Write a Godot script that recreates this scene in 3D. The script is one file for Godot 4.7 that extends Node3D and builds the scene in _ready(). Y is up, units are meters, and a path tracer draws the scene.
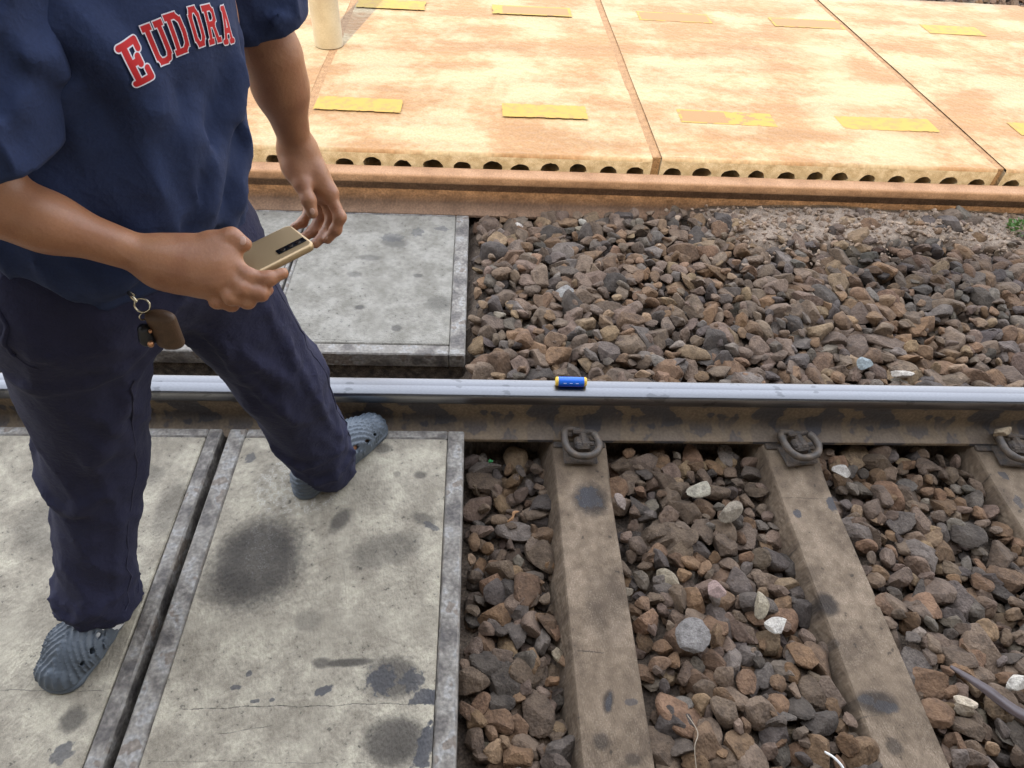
extends Node3D
# A crossing of concrete panels over a railway track beside a low platform; a man with a phone steps across.

var rng := RandomNumberGenerator.new()
var counts := {}
var M := {}

# ------------------------------------------------------------------ naming helpers
func numbered(n: String, parent: Node) -> String:
	var key = str(parent.get_instance_id()) + n
	var c: int = counts.get(key, 0)
	counts[key] = c + 1
	return n if c == 0 else "%s_%03d" % [n, c]

func put(n: String, mesh: Mesh, mat: Material, parent: Node = self) -> MeshInstance3D:
	var o := MeshInstance3D.new()
	o.mesh = mesh
	if mat: o.material_override = mat
	o.name = numbered(n, parent)
	parent.add_child(o, true)
	return o

func thing(n: String, label: String, category: String, at := Vector3.ZERO, group := "") -> Node3D:
	var o := Node3D.new()
	o.name = numbered(n, self)
	add_child(o, true)
	o.position = at
	tag(o, label, category, group)
	return o

func tag(o: Node, label: String, category: String, group := ""):
	o.set_meta("label", label)
	o.set_meta("category", category)
	if group: o.set_meta("group", group)

func dup(src: Node3D, at: Vector3, label: String) -> Node3D:
	var r: Node3D = src.duplicate()
	r.name = numbered(String(src.name).rstrip("_0123456789"), self)
	add_child(r, true)
	r.position = at
	r.set_meta("label", label)
	return r

# ------------------------------------------------------------------ textures
func noise(seed_: int, freq: float, octaves := 4, type := FastNoiseLite.TYPE_SIMPLEX_SMOOTH) -> FastNoiseLite:
	var n := FastNoiseLite.new()
	n.seed = seed_; n.frequency = freq; n.fractal_octaves = octaves; n.noise_type = type
	n.fractal_type = FastNoiseLite.FRACTAL_FBM
	return n

func noise_bytes(seed_: int, freq: float, w: int, h: int, octaves := 4) -> PackedByteArray:
	var im: Image = noise(seed_, freq, octaves).get_seamless_image(w, h, false, false, 0.15, true)
	im.convert(Image.FORMAT_L8)
	return im.get_data()

# colours by two layers of noise, coarse through stops, fine as grain
func mottled(w: int, h: int, seed_: int, freq: float, stops: Array, fine_freq := 0.2, fine := 0.15, squash := 1) -> ImageTexture:
	var a := noise_bytes(seed_, freq, w, maxi(h / squash, 16) if squash > 1 else h)
	if squash > 1:
		var big := Image.create_from_data(w, maxi(h / squash, 16), false, Image.FORMAT_L8, a)
		pass
	var b := noise_bytes(seed_ + 7, fine_freq, w, h, 3)
	var ramp: Array[Color] = []
	for i in 256:
		var t := i / 255.0
		var c: Color = stops[-1][1]
		for k in range(1, stops.size()):
			if t <= stops[k][0]:
				var t0: float = stops[k - 1][0]
				var t1: float = stops[k][0]
				c = stops[k - 1][1].lerp(stops[k][1], clampf((t - t0) / maxf(t1 - t0, 0.001), 0, 1))
				break
		ramp.append(c)
	var out := PackedByteArray()
	out.resize(w * h * 3)
	var j := 0
	for i in w * h:
		var c: Color = ramp[a[i]]
		var f: float = 1.0 + fine * (b[i] / 127.5 - 1.0)
		out[j] = clampi(int(c.r * f * 255.0), 0, 255)
		out[j + 1] = clampi(int(c.g * f * 255.0), 0, 255)
		out[j + 2] = clampi(int(c.b * f * 255.0), 0, 255)
		j += 3
	var im := Image.create_from_data(w, h, false, Image.FORMAT_RGB8, out)
	im.generate_mipmaps()
	return ImageTexture.create_from_image(im)

func bump(seed_: int, freq: float, strength: float, size := 256, octaves := 4, ridged := false) -> ImageTexture:
	var fn := noise(seed_, freq, octaves)
	if ridged: fn.fractal_type = FastNoiseLite.FRACTAL_RIDGED
	var im: Image = fn.get_seamless_image(size, size, false, false, 0.15, true)
	im.convert(Image.FORMAT_RGBA8)
	im.bump_map_to_normal_map(strength)
	im.generate_mipmaps()
	return ImageTexture.create_from_image(im)

func srgb(r: float, g: float, b: float) -> Color:      # a linear base colour as the sRGB value a material wants
	return Color(r, g, b).linear_to_srgb()

func mat(albedo: Color, rough: float, tex: Texture2D = null, scale := 1.0, nrm: Texture2D = null, nscale := 1.0) -> StandardMaterial3D:
	var m := StandardMaterial3D.new()
	m.albedo_color = albedo
	m.roughness = rough
	if tex: m.albedo_texture = tex
	if nrm:
		m.normal_enabled = true; m.normal_texture = nrm; m.normal_scale = nscale
	if tex or nrm:
		m.uv1_triplanar = true; m.uv1_world_triplanar = true
		m.uv1_scale = Vector3.ONE * scale
	return m

# ------------------------------------------------------------------ shapes
func quad(st: SurfaceTool, a: Vector3, b: Vector3, c: Vector3, d: Vector3):
	for p in [a, b, c, a, c, d]: st.add_vertex(p)

# a box with chamfered edges, uv over its top
func bevel_box(size: Vector3, bev: float, at := Vector3.ZERO, st: SurfaceTool = null) -> SurfaceTool:
	if st == null:
		st = SurfaceTool.new(); st.begin(Mesh.PRIMITIVE_TRIANGLES)
	st.set_smooth_group(-1)
	var h := size * 0.5
	var i := h - Vector3.ONE * bev
	var put_v := func(p: Vector3):
		st.set_uv(Vector2(p.x / size.x + 0.5, p.z / size.z + 0.5)); st.add_vertex(p + at)
	var face := func(pts: Array):
		var n: Vector3 = (pts[1] - pts[0]).cross(pts[2] - pts[0])
		if n.dot(pts[0] + pts[1] + pts[2]) > 0: pts.reverse()
		for k in range(1, pts.size() - 1):
			put_v.call(pts[0]); put_v.call(pts[k]); put_v.call(pts[k + 1])
	for s in [-1, 1]:
		face.call([Vector3(s * h.x, -i.y, -i.z), Vector3(s * h.x, i.y, -i.z), Vector3(s * h.x, i.y, i.z), Vector3(s * h.x, -i.y, i.z)])
		face.call([Vector3(-i.x, s * h.y, -i.z), Vector3(i.x, s * h.y, -i.z), Vector3(i.x, s * h.y, i.z), Vector3(-i.x, s * h.y, i.z)])
		face.call([Vector3(-i.x, -i.y, s * h.z), Vector3(i.x, -i.y, s * h.z), Vector3(i.x, i.y, s * h.z), Vector3(-i.x, i.y, s * h.z)])
		for t in [-1, 1]:
			face.call([Vector3(s * h.x, t * i.y, -i.z), Vector3(s * h.x, t * i.y, i.z), Vector3(s * i.x, t * h.y, i.z), Vector3(s * i.x, t * h.y, -i.z)])
			face.call([Vector3(s * h.x, -i.y, t * i.z), Vector3(s * h.x, i.y, t * i.z), Vector3(s * i.x, i.y, t * h.z), Vector3(s * i.x, -i.y, t * h.z)])
			face.call([Vector3(-i.x, s * h.y, t * i.z), Vector3(i.x, s * h.y, t * i.z), Vector3(i.x, s * i.y, t * h.z), Vector3(-i.x, s * i.y, t * h.z)])
			for u in [-1, 1]:
				face.call([Vector3(s * h.x, t * i.y, u * i.z), Vector3(s * i.x, t * h.y, u * i.z), Vector3(s * i.x, t * i.y, u * h.z)])
	return st

func done(st: SurfaceTool, tangents := false) -> ArrayMesh:
	st.generate_normals()
	if tangents: st.generate_tangents()
	return st.commit()

# a closed profile of (z, y) points swept along x; corners sharper than 40 degrees stay sharp
func sweep_x(prof: Array, x0: float, x1: float, uvs := 1.0) -> ArrayMesh:
	var st := SurfaceTool.new(); st.begin(Mesh.PRIMITIVE_TRIANGLES)
	var n := prof.size()
	var area := 0.0
	for k in n:
		var a: Vector2 = prof[k]; var b: Vector2 = prof[(k + 1) % n]
		area += a.x * b.y - b.x * a.y
	var sg := 1.0 if area > 0 else -1.0
	var segn := []
	for k in n:
		var d: Vector2 = (prof[(k + 1) % n] - prof[k]).normalized()
		segn.append(Vector2(d.y, -d.x) * sg)
	var run := 0.0
	for k in n:
		var a: Vector2 = prof[k]; var b: Vector2 = prof[(k + 1) % n]
		var na: Vector2 = segn[k]; var nb: Vector2 = segn[k]
		var pa: Vector2 = segn[(k + n - 1) % n]; var pb: Vector2 = segn[(k + 1) % n]
		if pa.dot(segn[k]) > 0.76: na = (pa + segn[k]).normalized()
		if pb.dot(segn[k]) > 0.76: nb = (pb + segn[k]).normalized()
		var L := a.distance_to(b)
		var vs := [[x0, a, na, run], [x1, a, na, run], [x1, b, nb, run + L], [x0, a, na, run], [x1, b, nb, run + L], [x0, b, nb, run + L]]
		for v in vs:
			st.set_normal(Vector3(0, v[2].y, v[2].x)); st.set_uv(Vector2(v[0] * uvs, v[3] * uvs))
			st.add_vertex(Vector3(v[0], v[1].y, v[1].x))
		run += L
	var poly := PackedVector2Array(prof)
	var tri := Geometry2D.triangulate_polygon(poly)
	for e in [x0, x1]:
		for t in tri:
			st.set_normal(Vector3(signf(e - (x0 + x1) * 0.5), 0, 0)); st.set_uv(poly[t]); st.add_vertex(Vector3(e, poly[t].y, poly[t].x))
	return st.commit()

# a tube along points with a radius at each
func tube(pts: Array, radii: Array, sides := 10, st: SurfaceTool = null) -> SurfaceTool:
	if st == null:
		st = SurfaceTool.new(); st.begin(Mesh.PRIMITIVE_TRIANGLES)
	st.set_smooth_group(0)
	var rings := []
	var up := Vector3(0.13, 0.91, 0.39).normalized()
	for i in pts.size():
		var t: Vector3 = (pts[mini(i + 1, pts.size() - 1)] - pts[maxi(i - 1, 0)]).normalized()
		var u := up - t * up.dot(t)
		if u.length() < 0.1: u = Vector3.RIGHT - t * t.x
		u = u.normalized(); up = u
		var v := t.cross(u)
		var ring := []
		for k in sides:
			var a := TAU * k / sides
			ring.append(pts[i] + (u * cos(a) + v * sin(a)) * radii[i])
		rings.append(ring)
	for i in pts.size() - 1:
		for k in sides:
			var k2 := (k + 1) % sides
			quad(st, rings[i][k], rings[i + 1][k], rings[i + 1][k2], rings[i][k2])
	for e in [0, pts.size() - 1]:
		for k in sides:
			var k2 := (k + 1) % sides
			st.add_vertex(pts[e])
			st.add_vertex(rings[e][k2] if e == 0 else rings[e][k]); st.add_vertex(rings[e][k] if e == 0 else rings[e][k2])
	return st

func smooth_path(ctrl: Array, steps := 5) -> Array:
	var out := []
	for i in ctrl.size() - 1:
		var a: Vector3 = ctrl[maxi(i - 1, 0)]; var b: Vector3 = ctrl[i]
		var c: Vector3 = ctrl[i + 1]; var d: Vector3 = ctrl[mini(i + 2, ctrl.size() - 1)]
		for s in steps: out.append(b.cubic_interpolate(c, a, d, float(s) / steps))
	out.append(ctrl[-1])
	return out

# ------------------------------------------------------------------ setting
const RAIL_Z := -1.282
const EDGE_RAIL_Z := -2.383
const PLAT_Y := 0.27
const PLAT_Z := -2.432
const PLAT_BACK := -4.71

func make_materials():
	var concrete_n := bump(31, 0.06, 6.0, 512, 5)
	M.concrete_n = concrete_n
	M.rust = mat(Color.WHITE, 0.85, mottled(512, 512, 3, 0.012, [[0.0, srgb(.17, .10, .058)], [0.5, srgb(.25, .148, .085)], [1.0, srgb(.33, .20, .118)]], 0.12, 0.2), 1.5, bump(5, 0.08, 3.0), 0.5)
	M.rust_head = mat(Color.WHITE, 0.8, mottled(512, 512, 4, 0.01, [[0.0, srgb(.19, .112, .066)], [0.5, srgb(.245, .15, .09)], [1.0, srgb(.29, .185, .118)]], 0.15, 0.15), 1.6, bump(5, 0.08, 3.0), 0.25)
	M.web = mat(Color.WHITE, 0.75, mottled(512, 512, 11, 0.008, [[0.0, srgb(.066, .06, .062)], [0.40, srgb(.075, .067, .066)], [0.44, srgb(.185, .135, .085)], [0.7, srgb(.225, .165, .105)], [1.0, srgb(.26, .195, .13)]], 0.12, 0.15), 1.5, bump(6, 0.09, 2.0), 0.4)
	var steel := StandardMaterial3D.new()
	steel.metallic = 1.0; steel.roughness = 0.3
	steel.albedo_texture = rail_texture()
	steel.uv1_scale = Vector3(0.4, 5.55, 1)
	M.steel = steel
	M.steel_side = mat(srgb(.2, .19, .18), 0.45, mottled(256, 256, 22, 0.02, [[0.0, Color(.5, .48, .46)], [1.0, Color(1, 1, 1)]], 0.2, 0.15), 4.0)
	M.steel_side.metallic = 0.7
	M.iron = mat(Color.WHITE, 0.8, mottled(256, 256, 41, 0.02, [[0.0, srgb(.05, .045, .043)], [0.5, srgb(.085, .066, .05)], [1.0, srgb(.14, .1, .068)]], 0.2, 0.25), 5.0, bump(8, 0.1, 3.0), 0.6)
	M.clip = mat(Color.WHITE, 0.55, mottled(256, 256, 43, 0.02, [[0.0, srgb(.045, .04, .036)], [0.5, srgb(.10, .078, .058)], [1.0, srgb(.19, .135, .088)]], 0.2, 0.2), 6.0)
	M.sleeper = mat(Color.WHITE, 0.9, mottled(1024, 1024, 51, 0.006, [[0.0, srgb(.04, .037, .04)], [0.28, srgb(.06, .054, .052)], [0.33, srgb(.17, .128, .09)], [0.5, srgb(.235, .18, .13)], [0.7, srgb(.29, .23, .165)], [1.0, srgb(.38, .31, .24)]], 0.12, 0.2), 1.1, concrete_n, 0.5)
	M.strip = mat(Color.WHITE, 0.75, mottled(512, 512, 61, 0.012, [[0.0, srgb(.07, .062, .056)], [0.34, srgb(.14, .122, .104)], [0.46, srgb(.215, .192, .16)], [0.60, srgb(.25, .228, .195)], [0.63, srgb(.29, .275, .25)], [0.70, srgb(.25, .23, .20)], [0.74, srgb(.185, .15, .118)], [1.0, srgb(.24, .21, .17)]], 0.1, 0.2), 1.6, concrete_n, 0.3)
	M.crumble = mat(Color.WHITE, 0.95, mottled(256, 256, 63, 0.03, [[0.0, srgb(.03, .026, .022)], [0.5, srgb(.1, .08, .06)], [1.0, srgb(.22, .18, .13)]], 0.2, 0.3), 4.0, concrete_n, 1.2)
	M.soil = mat(Color.WHITE, 1.0, mottled(512, 512, 71, 0.02, [[0.0, srgb(.045, .034, .026)], [0.5, srgb(.09, .065, .045)], [1.0, srgb(.16, .12, .085)]], 0.2, 0.4), 1.2, concrete_n, 1.0)
	M.plat_side = mat(srgb(.60, .52, .38), 0.95, mottled(512, 512, 81, 0.02, [[0.0, Color(.74, .7, .62)], [1.0, Color(1, 1, 1)]], 0.2, 0.15), 2.0, concrete_n, 0.22)
	M.joint = mat(Color.WHITE, 0.95, mottled(256, 256, 83, 0.03, [[0.0, srgb(.19, .11, .055)], [1.0, srgb(.3, .19, .1)]], 0.2, 0.2), 3.0, concrete_n, 0.6)
	M.post = mat(Color.WHITE, 0.5, mottled(256, 256, 85, 0.015, [[0.0, srgb(.36, .3, .2)], [1.0, srgb(.5, .44, .31)]], 0.2, 0.06), 2.0)
	M.canopy = mat(srgb(.3, .3, .29), 0.8)
	M.ground = mat(Color.WHITE, 1.0, mottled(512, 512, 87, 0.01, [[0.0, srgb(.12, .1, .075)], [1.0, srgb(.24, .2, .15)]], 0.15, 0.3), 0.25)

func rail_texture() -> ImageTexture:
	# v runs round the head: bright running band on top, duller corner, dark brown-grey flank
	var w := 1024; var h := 128
	var im: Image = noise(21, 0.02, 4).get_seamless_image(64, h, false, false, 0.15, true)
	im.resize(w, h, Image.INTERPOLATE_CUBIC); im.convert(Image.FORMAT_L8)
	var a := im.get_data()
	var g := noise_bytes(22, 0.25, w, h, 2)
	var e := noise_bytes(23, 0.02, w, h, 4)
	var out := Image.create(w, h, false, Image.FORMAT_RGB8)
	for y in h:
		var v := float(y) / h
		var base := 0.5
		if v < 0.5: base = lerpf(0.52, 0.41, smoothstep(0.0, 0.17, v))
		if v > 0.2 and v < 0.5: base = lerpf(0.58, 0.50, smoothstep(0.235, 0.27, v))
		if v >= 0.5 and v < 0.8: base = 0.34
		if v >= 0.8: base = lerpf(0.5, 0.52, smoothstep(0.8, 1.0, v))
		for x in w:
			var i := y * w + x
			var f := 0.98 * base * (1.0 + (a[i] / 127.5 - 1.0) * 0.045 + (g[i] / 127.5 - 1.0) * 0.04)
			if e[i] < 52: f *= 0.86
			out.set_pixel(x, y, Color(f, f, f * 1.012) if base > 0.35 else Color(f * 1.05, f, f * 0.95))
	out.generate_mipmaps()
	return ImageTexture.create_from_image(out)

func rail_profiles(zc: float, top: float) -> Array:
	var head := []
	var b := top - 0.162
	for s in [1, -1]:
		var side := []
		side.append(Vector2(0.0, 0.162))
		side.append(Vector2(0.012, 0.1617)); side.append(Vector2(0.021, 0.1608))
		for k in 7:
			var a := PI * 0.5 * (1.0 - k / 6.0)
			side.append(Vector2(0.0245 + 0.0105 * cos(a), 0.1495 + 0.0105 * sin(a)))
		side.append(Vector2(0.0358, 0.131)); side.append(Vector2(0.0335, 0.1245))
		side.append(Vector2(0.012, 0.1175))
		if s == -1: side.reverse()
		for q in side:
			if s == -1 and q.x == 0.0: continue
			head.append(Vector2(zc + s * q.x, b + q.y))
	var body := []
	for s in [1, -1]:
		var side := [Vector2(0.0115, 0.1174), Vector2(0.0085, 0.108), Vector2(0.008, 0.08), Vector2(0.0082, 0.05), Vector2(0.0105, 0.036), Vector2(0.017, 0.027), Vector2(0.03, 0.0205), Vector2(0.063, 0.0125), Vector2(0.066, 0.0095), Vector2(0.066, 0.0)]
		if s == -1: side.reverse()
		for q in side: body.append(Vector2(zc + s * q.x, b + q.y))
	return [head, body]

# one slab of the crossing with its border strips; its face is painted with the stains it carries
func crossing_panel(n: String, label: String, x0: float, x1: float, z0: float, z1: float, top: float, thick: float, stains: Array, tint: Array, seed_: int, strips: Array):
	var t := thing(n, label, "concrete panel", Vector3((x0 + x1) * 0.5, top - thick, (z0 + z1) * 0.5), "concrete panels laid over the crossing")
	var wl: float = strips[0]; var wr: float = strips[1]; var wf: float = strips[2]; var wn: float = strips[3]
	var sx := x1 - x0; var sz := z1 - z0
	var o := t.position
	var fx0 := x0 + wl + (0.0015 if wl > 0 else 0.0); var fx1 := x1 - wr - (0.0015 if wr > 0 else 0.0)
	var fz0 := z0 + wf + (0.0015 if wf > 0 else 0.0); var fz1 := z1 - wn - (0.0015 if wn > 0 else 0.0)
	var face := bevel_box(Vector3(fx1 - fx0, thick, fz1 - fz0), 0.003, Vector3((fx0 + fx1) * 0.5, top - thick * 0.5, (fz0 + fz1) * 0.5) - o)
	var m := StandardMaterial3D.new()
	m.roughness = 0.88
	m.albedo_texture = slab_texture(fx0, fx1, fz0, fz1, stains, tint, seed_)
	m.normal_enabled = true; m.normal_texture = slab_bump(); m.normal_scale = 0.6
	put("slab", done(face, true), m, t)
	var strip := func(a0: float, a1: float, b0: float, b1: float):
		var s := bevel_box(Vector3(a1 - a0, thick - 0.004, b1 - b0), 0.004, Vector3((a0 + a1) * 0.5, top - thick * 0.5 + 0.0012, (b0 + b1) * 0.5) - o)
		put("edge_strip", done(s), M.strip, t)
	if wl > 0: strip.call(x0, x0 + wl, z0, z1)
	if wr > 0: strip.call(x1 - wr, x1, z0, z1)
	var ix0 := x0 + (wl + 0.0015 if wl > 0 else 0.0); var ix1 := x1 - (wr + 0.0015 if wr > 0 else 0.0)
	if wf > 0: strip.call(ix0, ix1, z0, z0 + wf)
	if wn > 0: strip.call(ix0, ix1, z1 - wn, z1)
	return t

var _slab_bump: ImageTexture
func slab_bump() -> ImageTexture:
	if _slab_bump == null: _slab_bump = bump(33, 0.14, 2.5, 512, 4)
	return _slab_bump

# stains: [kind, x, z, rx, rz, strength, angle]; kind 0 soft oil stain, 1 crisp tar patch, 2 crack line (x, z to x2, z2), 3 pale scuff flecks
func slab_texture(x0: float, x1: float, z0: float, z1: float, stains: Array, tint: Array, seed_: int, w := 640) -> ImageTexture:
	var h := int(w * (z1 - z0) / (x1 - x0))
	var a := noise_bytes(seed_, 0.007, w, h, 5)
	var b := noise_bytes(seed_ + 1, 0.035, w, h, 4)
	var g := noise_bytes(seed_ + 2, 0.3, w, h, 2)
	var e := noise_bytes(seed_ + 3, 0.05, w, h, 4)
	var dark: Color = tint[0]; var mid: Color = tint[1]; var pale: Color = tint[2]
	var buf := PackedFloat32Array(); buf.resize(w * h * 3)
	var oil := PackedFloat32Array(); oil.resize(w * h)
	var tar := PackedFloat32Array(); tar.resize(w * h)
	var fleck := PackedFloat32Array(); fleck.resize(w * h)
	var px := w / (x1 - x0); var pz := h / (z1 - z0)
	for s in stains:
		var kind: int = s[0]
		if kind == 2:
			var q0 := Vector2((s[1] - x0) * px, (s[2] - z0) * pz); var q1 := Vector2((s[3] - x0) * px, (s[4] - z0) * pz)
			var steps := int(q0.distance_to(q1) * 1.5) + 1
			for k in steps:
				var q := q0.lerp(q1, float(k) / steps)
				q.y += sin(k * 0.05 + seed_) * 1.2 + sin(k * 0.017) * 1.5
				var gate: float = e[(clampi(int(q.y), 0, h - 1)) * w + clampi(int(q.x), 0, w - 1)] / 255.0
				for dy in 2:
					var iy := int(q.y) + dy; var ix := int(q.x)
					if ix >= 0 and ix < w and iy >= 0 and iy < h: oil[iy * w + ix] = maxf(oil[iy * w + ix], s[5] * clampf(gate * 1.8 - 0.2, 0.0, 1.0))
			continue
		var cx: float = (s[1] - x0) * px; var cz: float = (s[2] - z0) * pz
		var rx: float = s[3] * px; var rz: float = s[4] * pz
		var ca := cos(s[6]); var sa := sin(s[6])
		var rr := maxf(rx, rz) * 1.7
		for iy in range(maxi(int(cz - rr), 0), mini(int(cz + rr), h)):
			for ix in range(maxi(int(cx - rr), 0), mini(int(cx + rr), w)):
				var dx := ix - cx; var dy := iy - cz
				var u := (dx * ca + dy * sa) / rx; var v := (-dx * sa + dy * ca) / rz
				var i := iy * w + ix
				var r := sqrt(u * u + v * v) + (e[i] / 255.0 - 0.5) * (0.8 if kind == 1 else 0.22) + (b[i] / 255.0 - 0.5) * (0.35 if kind == 1 else 0.06)
				if kind == 0: oil[i] = maxf(oil[i], s[5] * (1.0 - smoothstep(0.5, 1.1, r)))
				elif kind == 1: tar[i] = maxf(tar[i], s[5] * (1.0 - smoothstep(0.76, 1.0, r)))
				else: fleck[i] = maxf(fleck[i], s[5] * (1.0 if r < 1.0 and g[i] > 165 and b[i] > 120 else 0.0))
	var out := PackedByteArray(); out.resize(w * h * 3)
	var j := 0
	for i in w * h:
		var t := clampf((a[i] / 255.0 - 0.5) * 1.5 + 0.5 + (b[i] / 255.0 - 0.5) * 0.5, 0.0, 1.0)
		var c: Color = dark.lerp(mid, t * 2.0) if t < 0.5 else mid.lerp(pale, t * 2.0 - 1.0)
		var f := 1.0 + (g[i] / 127.5 - 1.0) * 0.11 + (b[i] / 127.5 - 1.0) * 0.05
		if b[i] < 46 and e[i] > 130: f *= 0.72
		var o: float = oil[i] * (0.85 + 0.3 * (b[i] / 255.0 - 0.5))
		var tt: float = tar[i] * (0.62 + 0.5 * a[i] / 255.0)
		var cr: float = c.r * f * (1.0 - 0.66 * o); var cg: float = c.g * f * (1.0 - 0.67 * o); var cb: float = c.b * f * (1.0 - 0.66 * o)
		cr = lerpf(cr, 0.25, tt); cg = lerpf(cg, 0.25, tt); cb = lerpf(cb, 0.265, tt)
		if fleck[i] > 0: cr = lerpf(cr, 0.82, fleck[i]); cg = lerpf(cg, 0.82, fleck[i]); cb = lerpf(cb, 0.8, fleck[i])
		out[j] = clampi(int(cr * 255.0), 0, 255); out[j + 1] = clampi(int(cg * 255.0), 0, 255); out[j + 2] = clampi(int(cb * 255.0), 0, 255)
		j += 3
	var im := Image.create_from_data(w, h, false, Image.FORMAT_RGB8, out)
	im.generate_mipmaps()
	return ImageTexture.create_from_image(im)

# ------------------------------------------------------------------ stones
var rocks: Array = []          # [vertices, normals, mesh] of each variant, radius about 1
func make_rocks():
	var ico := []
	var p := (1.0 + sqrt(5.0)) / 2.0
	var v0 := [Vector3(-1, p, 0), Vector3(1, p, 0), Vector3(-1, -p, 0), Vector3(1, -p, 0), Vector3(0, -1, p), Vector3(0, 1, p), Vector3(0, -1, -p), Vector3(0, 1, -p), Vector3(p, 0, -1), Vector3(p, 0, 1), Vector3(-p, 0, -1), Vector3(-p, 0, 1)]
	var f0 := [[0, 11, 5], [0, 5, 1], [0, 1, 7], [0, 7, 10], [0, 10, 11], [1, 5, 9], [5, 11, 4], [11, 10, 2], [10, 7, 6], [7, 1, 8], [3, 9, 4], [3, 4, 2], [3, 2, 6], [3, 6, 8], [3, 8, 9], [4, 9, 5], [2, 4, 11], [6, 2, 10], [8, 6, 7], [9, 8, 1]]
	for f in f0: ico.append([v0[f[0]].normalized(), v0[f[1]].normalized(), v0[f[2]].normalized()])
	var levels := [ico]
	for it in 3:
		var nx := []
		for t in ico:
			var ab: Vector3 = (t[0] + t[1]).normalized(); var bc: Vector3 = (t[1] + t[2]).normalized(); var ca: Vector3 = (t[2] + t[0]).normalized()
			nx.append([t[0], ab, ca]); nx.append([ab, t[1], bc]); nx.append([ca, bc, t[2]]); nx.append([ab, bc, ca])
		ico = nx
		levels.append(ico)
	for variant in 16:
		var planes := []
		for k in 7 + variant % 4:
			var n := Vector3(rng.randfn(), rng.randfn(), rng.randfn()).normalized()
			planes.append([n, rng.randf_range(0.5, 0.78)])
		var sc := Vector3(1.12, rng.randf_range(0.45, 0.78), rng.randf_range(0.62, 1.0))
		var turn := Basis(Vector3(rng.randfn(), rng.randfn(), rng.randfn()).normalized(), rng.randf() * TAU)
		var nz := noise(100 + variant, 1.3, 2)
		var lods := []
		for level in [1, 2, 3]:
			var cache := {}
			var vs := PackedVector3Array(); var ns := PackedVector3Array()
			for t in levels[level]:
				var q := []
				for v in t:
					if not cache.has(v):
						var d: Vector3 = turn * v
						var r := 1.05
						for pl in planes:
							var c: float = d.dot(pl[0])
							if c > 0.05: r = minf(r, pl[1] / c)
						r *= 1.0 + 0.04 * nz.get_noise_3dv(d)
						cache[v] = d * r * sc
					q.append(cache[v])
				var n: Vector3 = (q[2] - q[0]).cross(q[1] - q[0]).normalized()
				if n.dot(q[0]) < 0: n = -n
				for k in [0, 2, 1]: vs.append(q[k]); ns.append(n)
			lods.append([vs, ns])
		rocks.append([lods[1][0], lods[1][1], array_mesh(lods[2][0], lods[2][1], PackedColorArray()), lods[0][0], lods[0][1]])

func array_mesh(vs: PackedVector3Array, ns: PackedVector3Array, cs: PackedColorArray) -> ArrayMesh:
	var arr := []; arr.resize(Mesh.ARRAY_MAX)
	arr[Mesh.ARRAY_VERTEX] = vs; arr[Mesh.ARRAY_NORMAL] = ns
	if cs.size() > 0: arr[Mesh.ARRAY_COLOR] = cs
	var am := ArrayMesh.new()
	am.add_surface_from_arrays(Mesh.PRIMITIVE_TRIANGLES, arr)
	return am

# height of the ballast's surface
var bed_noise := noise(9, 2.2, 3)
func bed(x: float, z: float) -> float:
	var w := 0.016 * bed_noise.get_noise_2d(x, z)
	if z > RAIL_Z:
		var near := -0.052 + 0.03 * smoothstep(-0.9, -0.35, z)
		if x < 0.26: near -= 0.03
		if x > 0.9: near += 0.012
		return near + w
	var t := smoothstep(-1.5, -2.3, z)
	var far := 0.075 + 0.035 * t * smoothstep(0.1, 1.0, x) + 0.02 * exp(-pow((z + 1.9) / 0.25, 2.0))
	return far + w + 0.022 * sandy(x, z)

func sandy(x: float, z: float) -> float:
	return smoothstep(0.75, 1.15, x + 0.25 * bed_noise.get_noise_2d(x * .7, z * .7)) * smoothstep(-2.0, -2.2, z + 0.12 * bed_noise.get_noise_2d(x * .5 + 9.0, z))

func oily(x: float, z: float) -> float:
	var n := bed_noise.get_noise_2d(x * .9 + 3.0, z * .9)
	return 1.0 - smoothstep(0.5, 1.15, Vector2((x - 1.62) / 0.42, (z + 1.96) / 0.13).length() + n * 0.8)

func stone_colour() -> Color:
	var pal := [[.44, Color(.175, .130, .098)], [.23, Color(.200, .128, .078)], [.13, Color(.105, .087, .076)], [.10, Color(.165, .143, .123)], [.075, Color(.27, .192, .122)], [.011, Color(.33, .29, .235)], [.001, Color(.5, .47, .42)]]
	var t := rng.randf(); var c: Color = pal[0][1]
	for e in pal:
		if t < e[0]: c = e[1]; break
		t -= e[0]
	var f := rng.randf_range(0.75, 1.25)
	return Color(c.r * f * rng.randf_range(1.0, 1.08), c.g * f, c.b * f * rng.randf_range(.86, 1.0))

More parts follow.
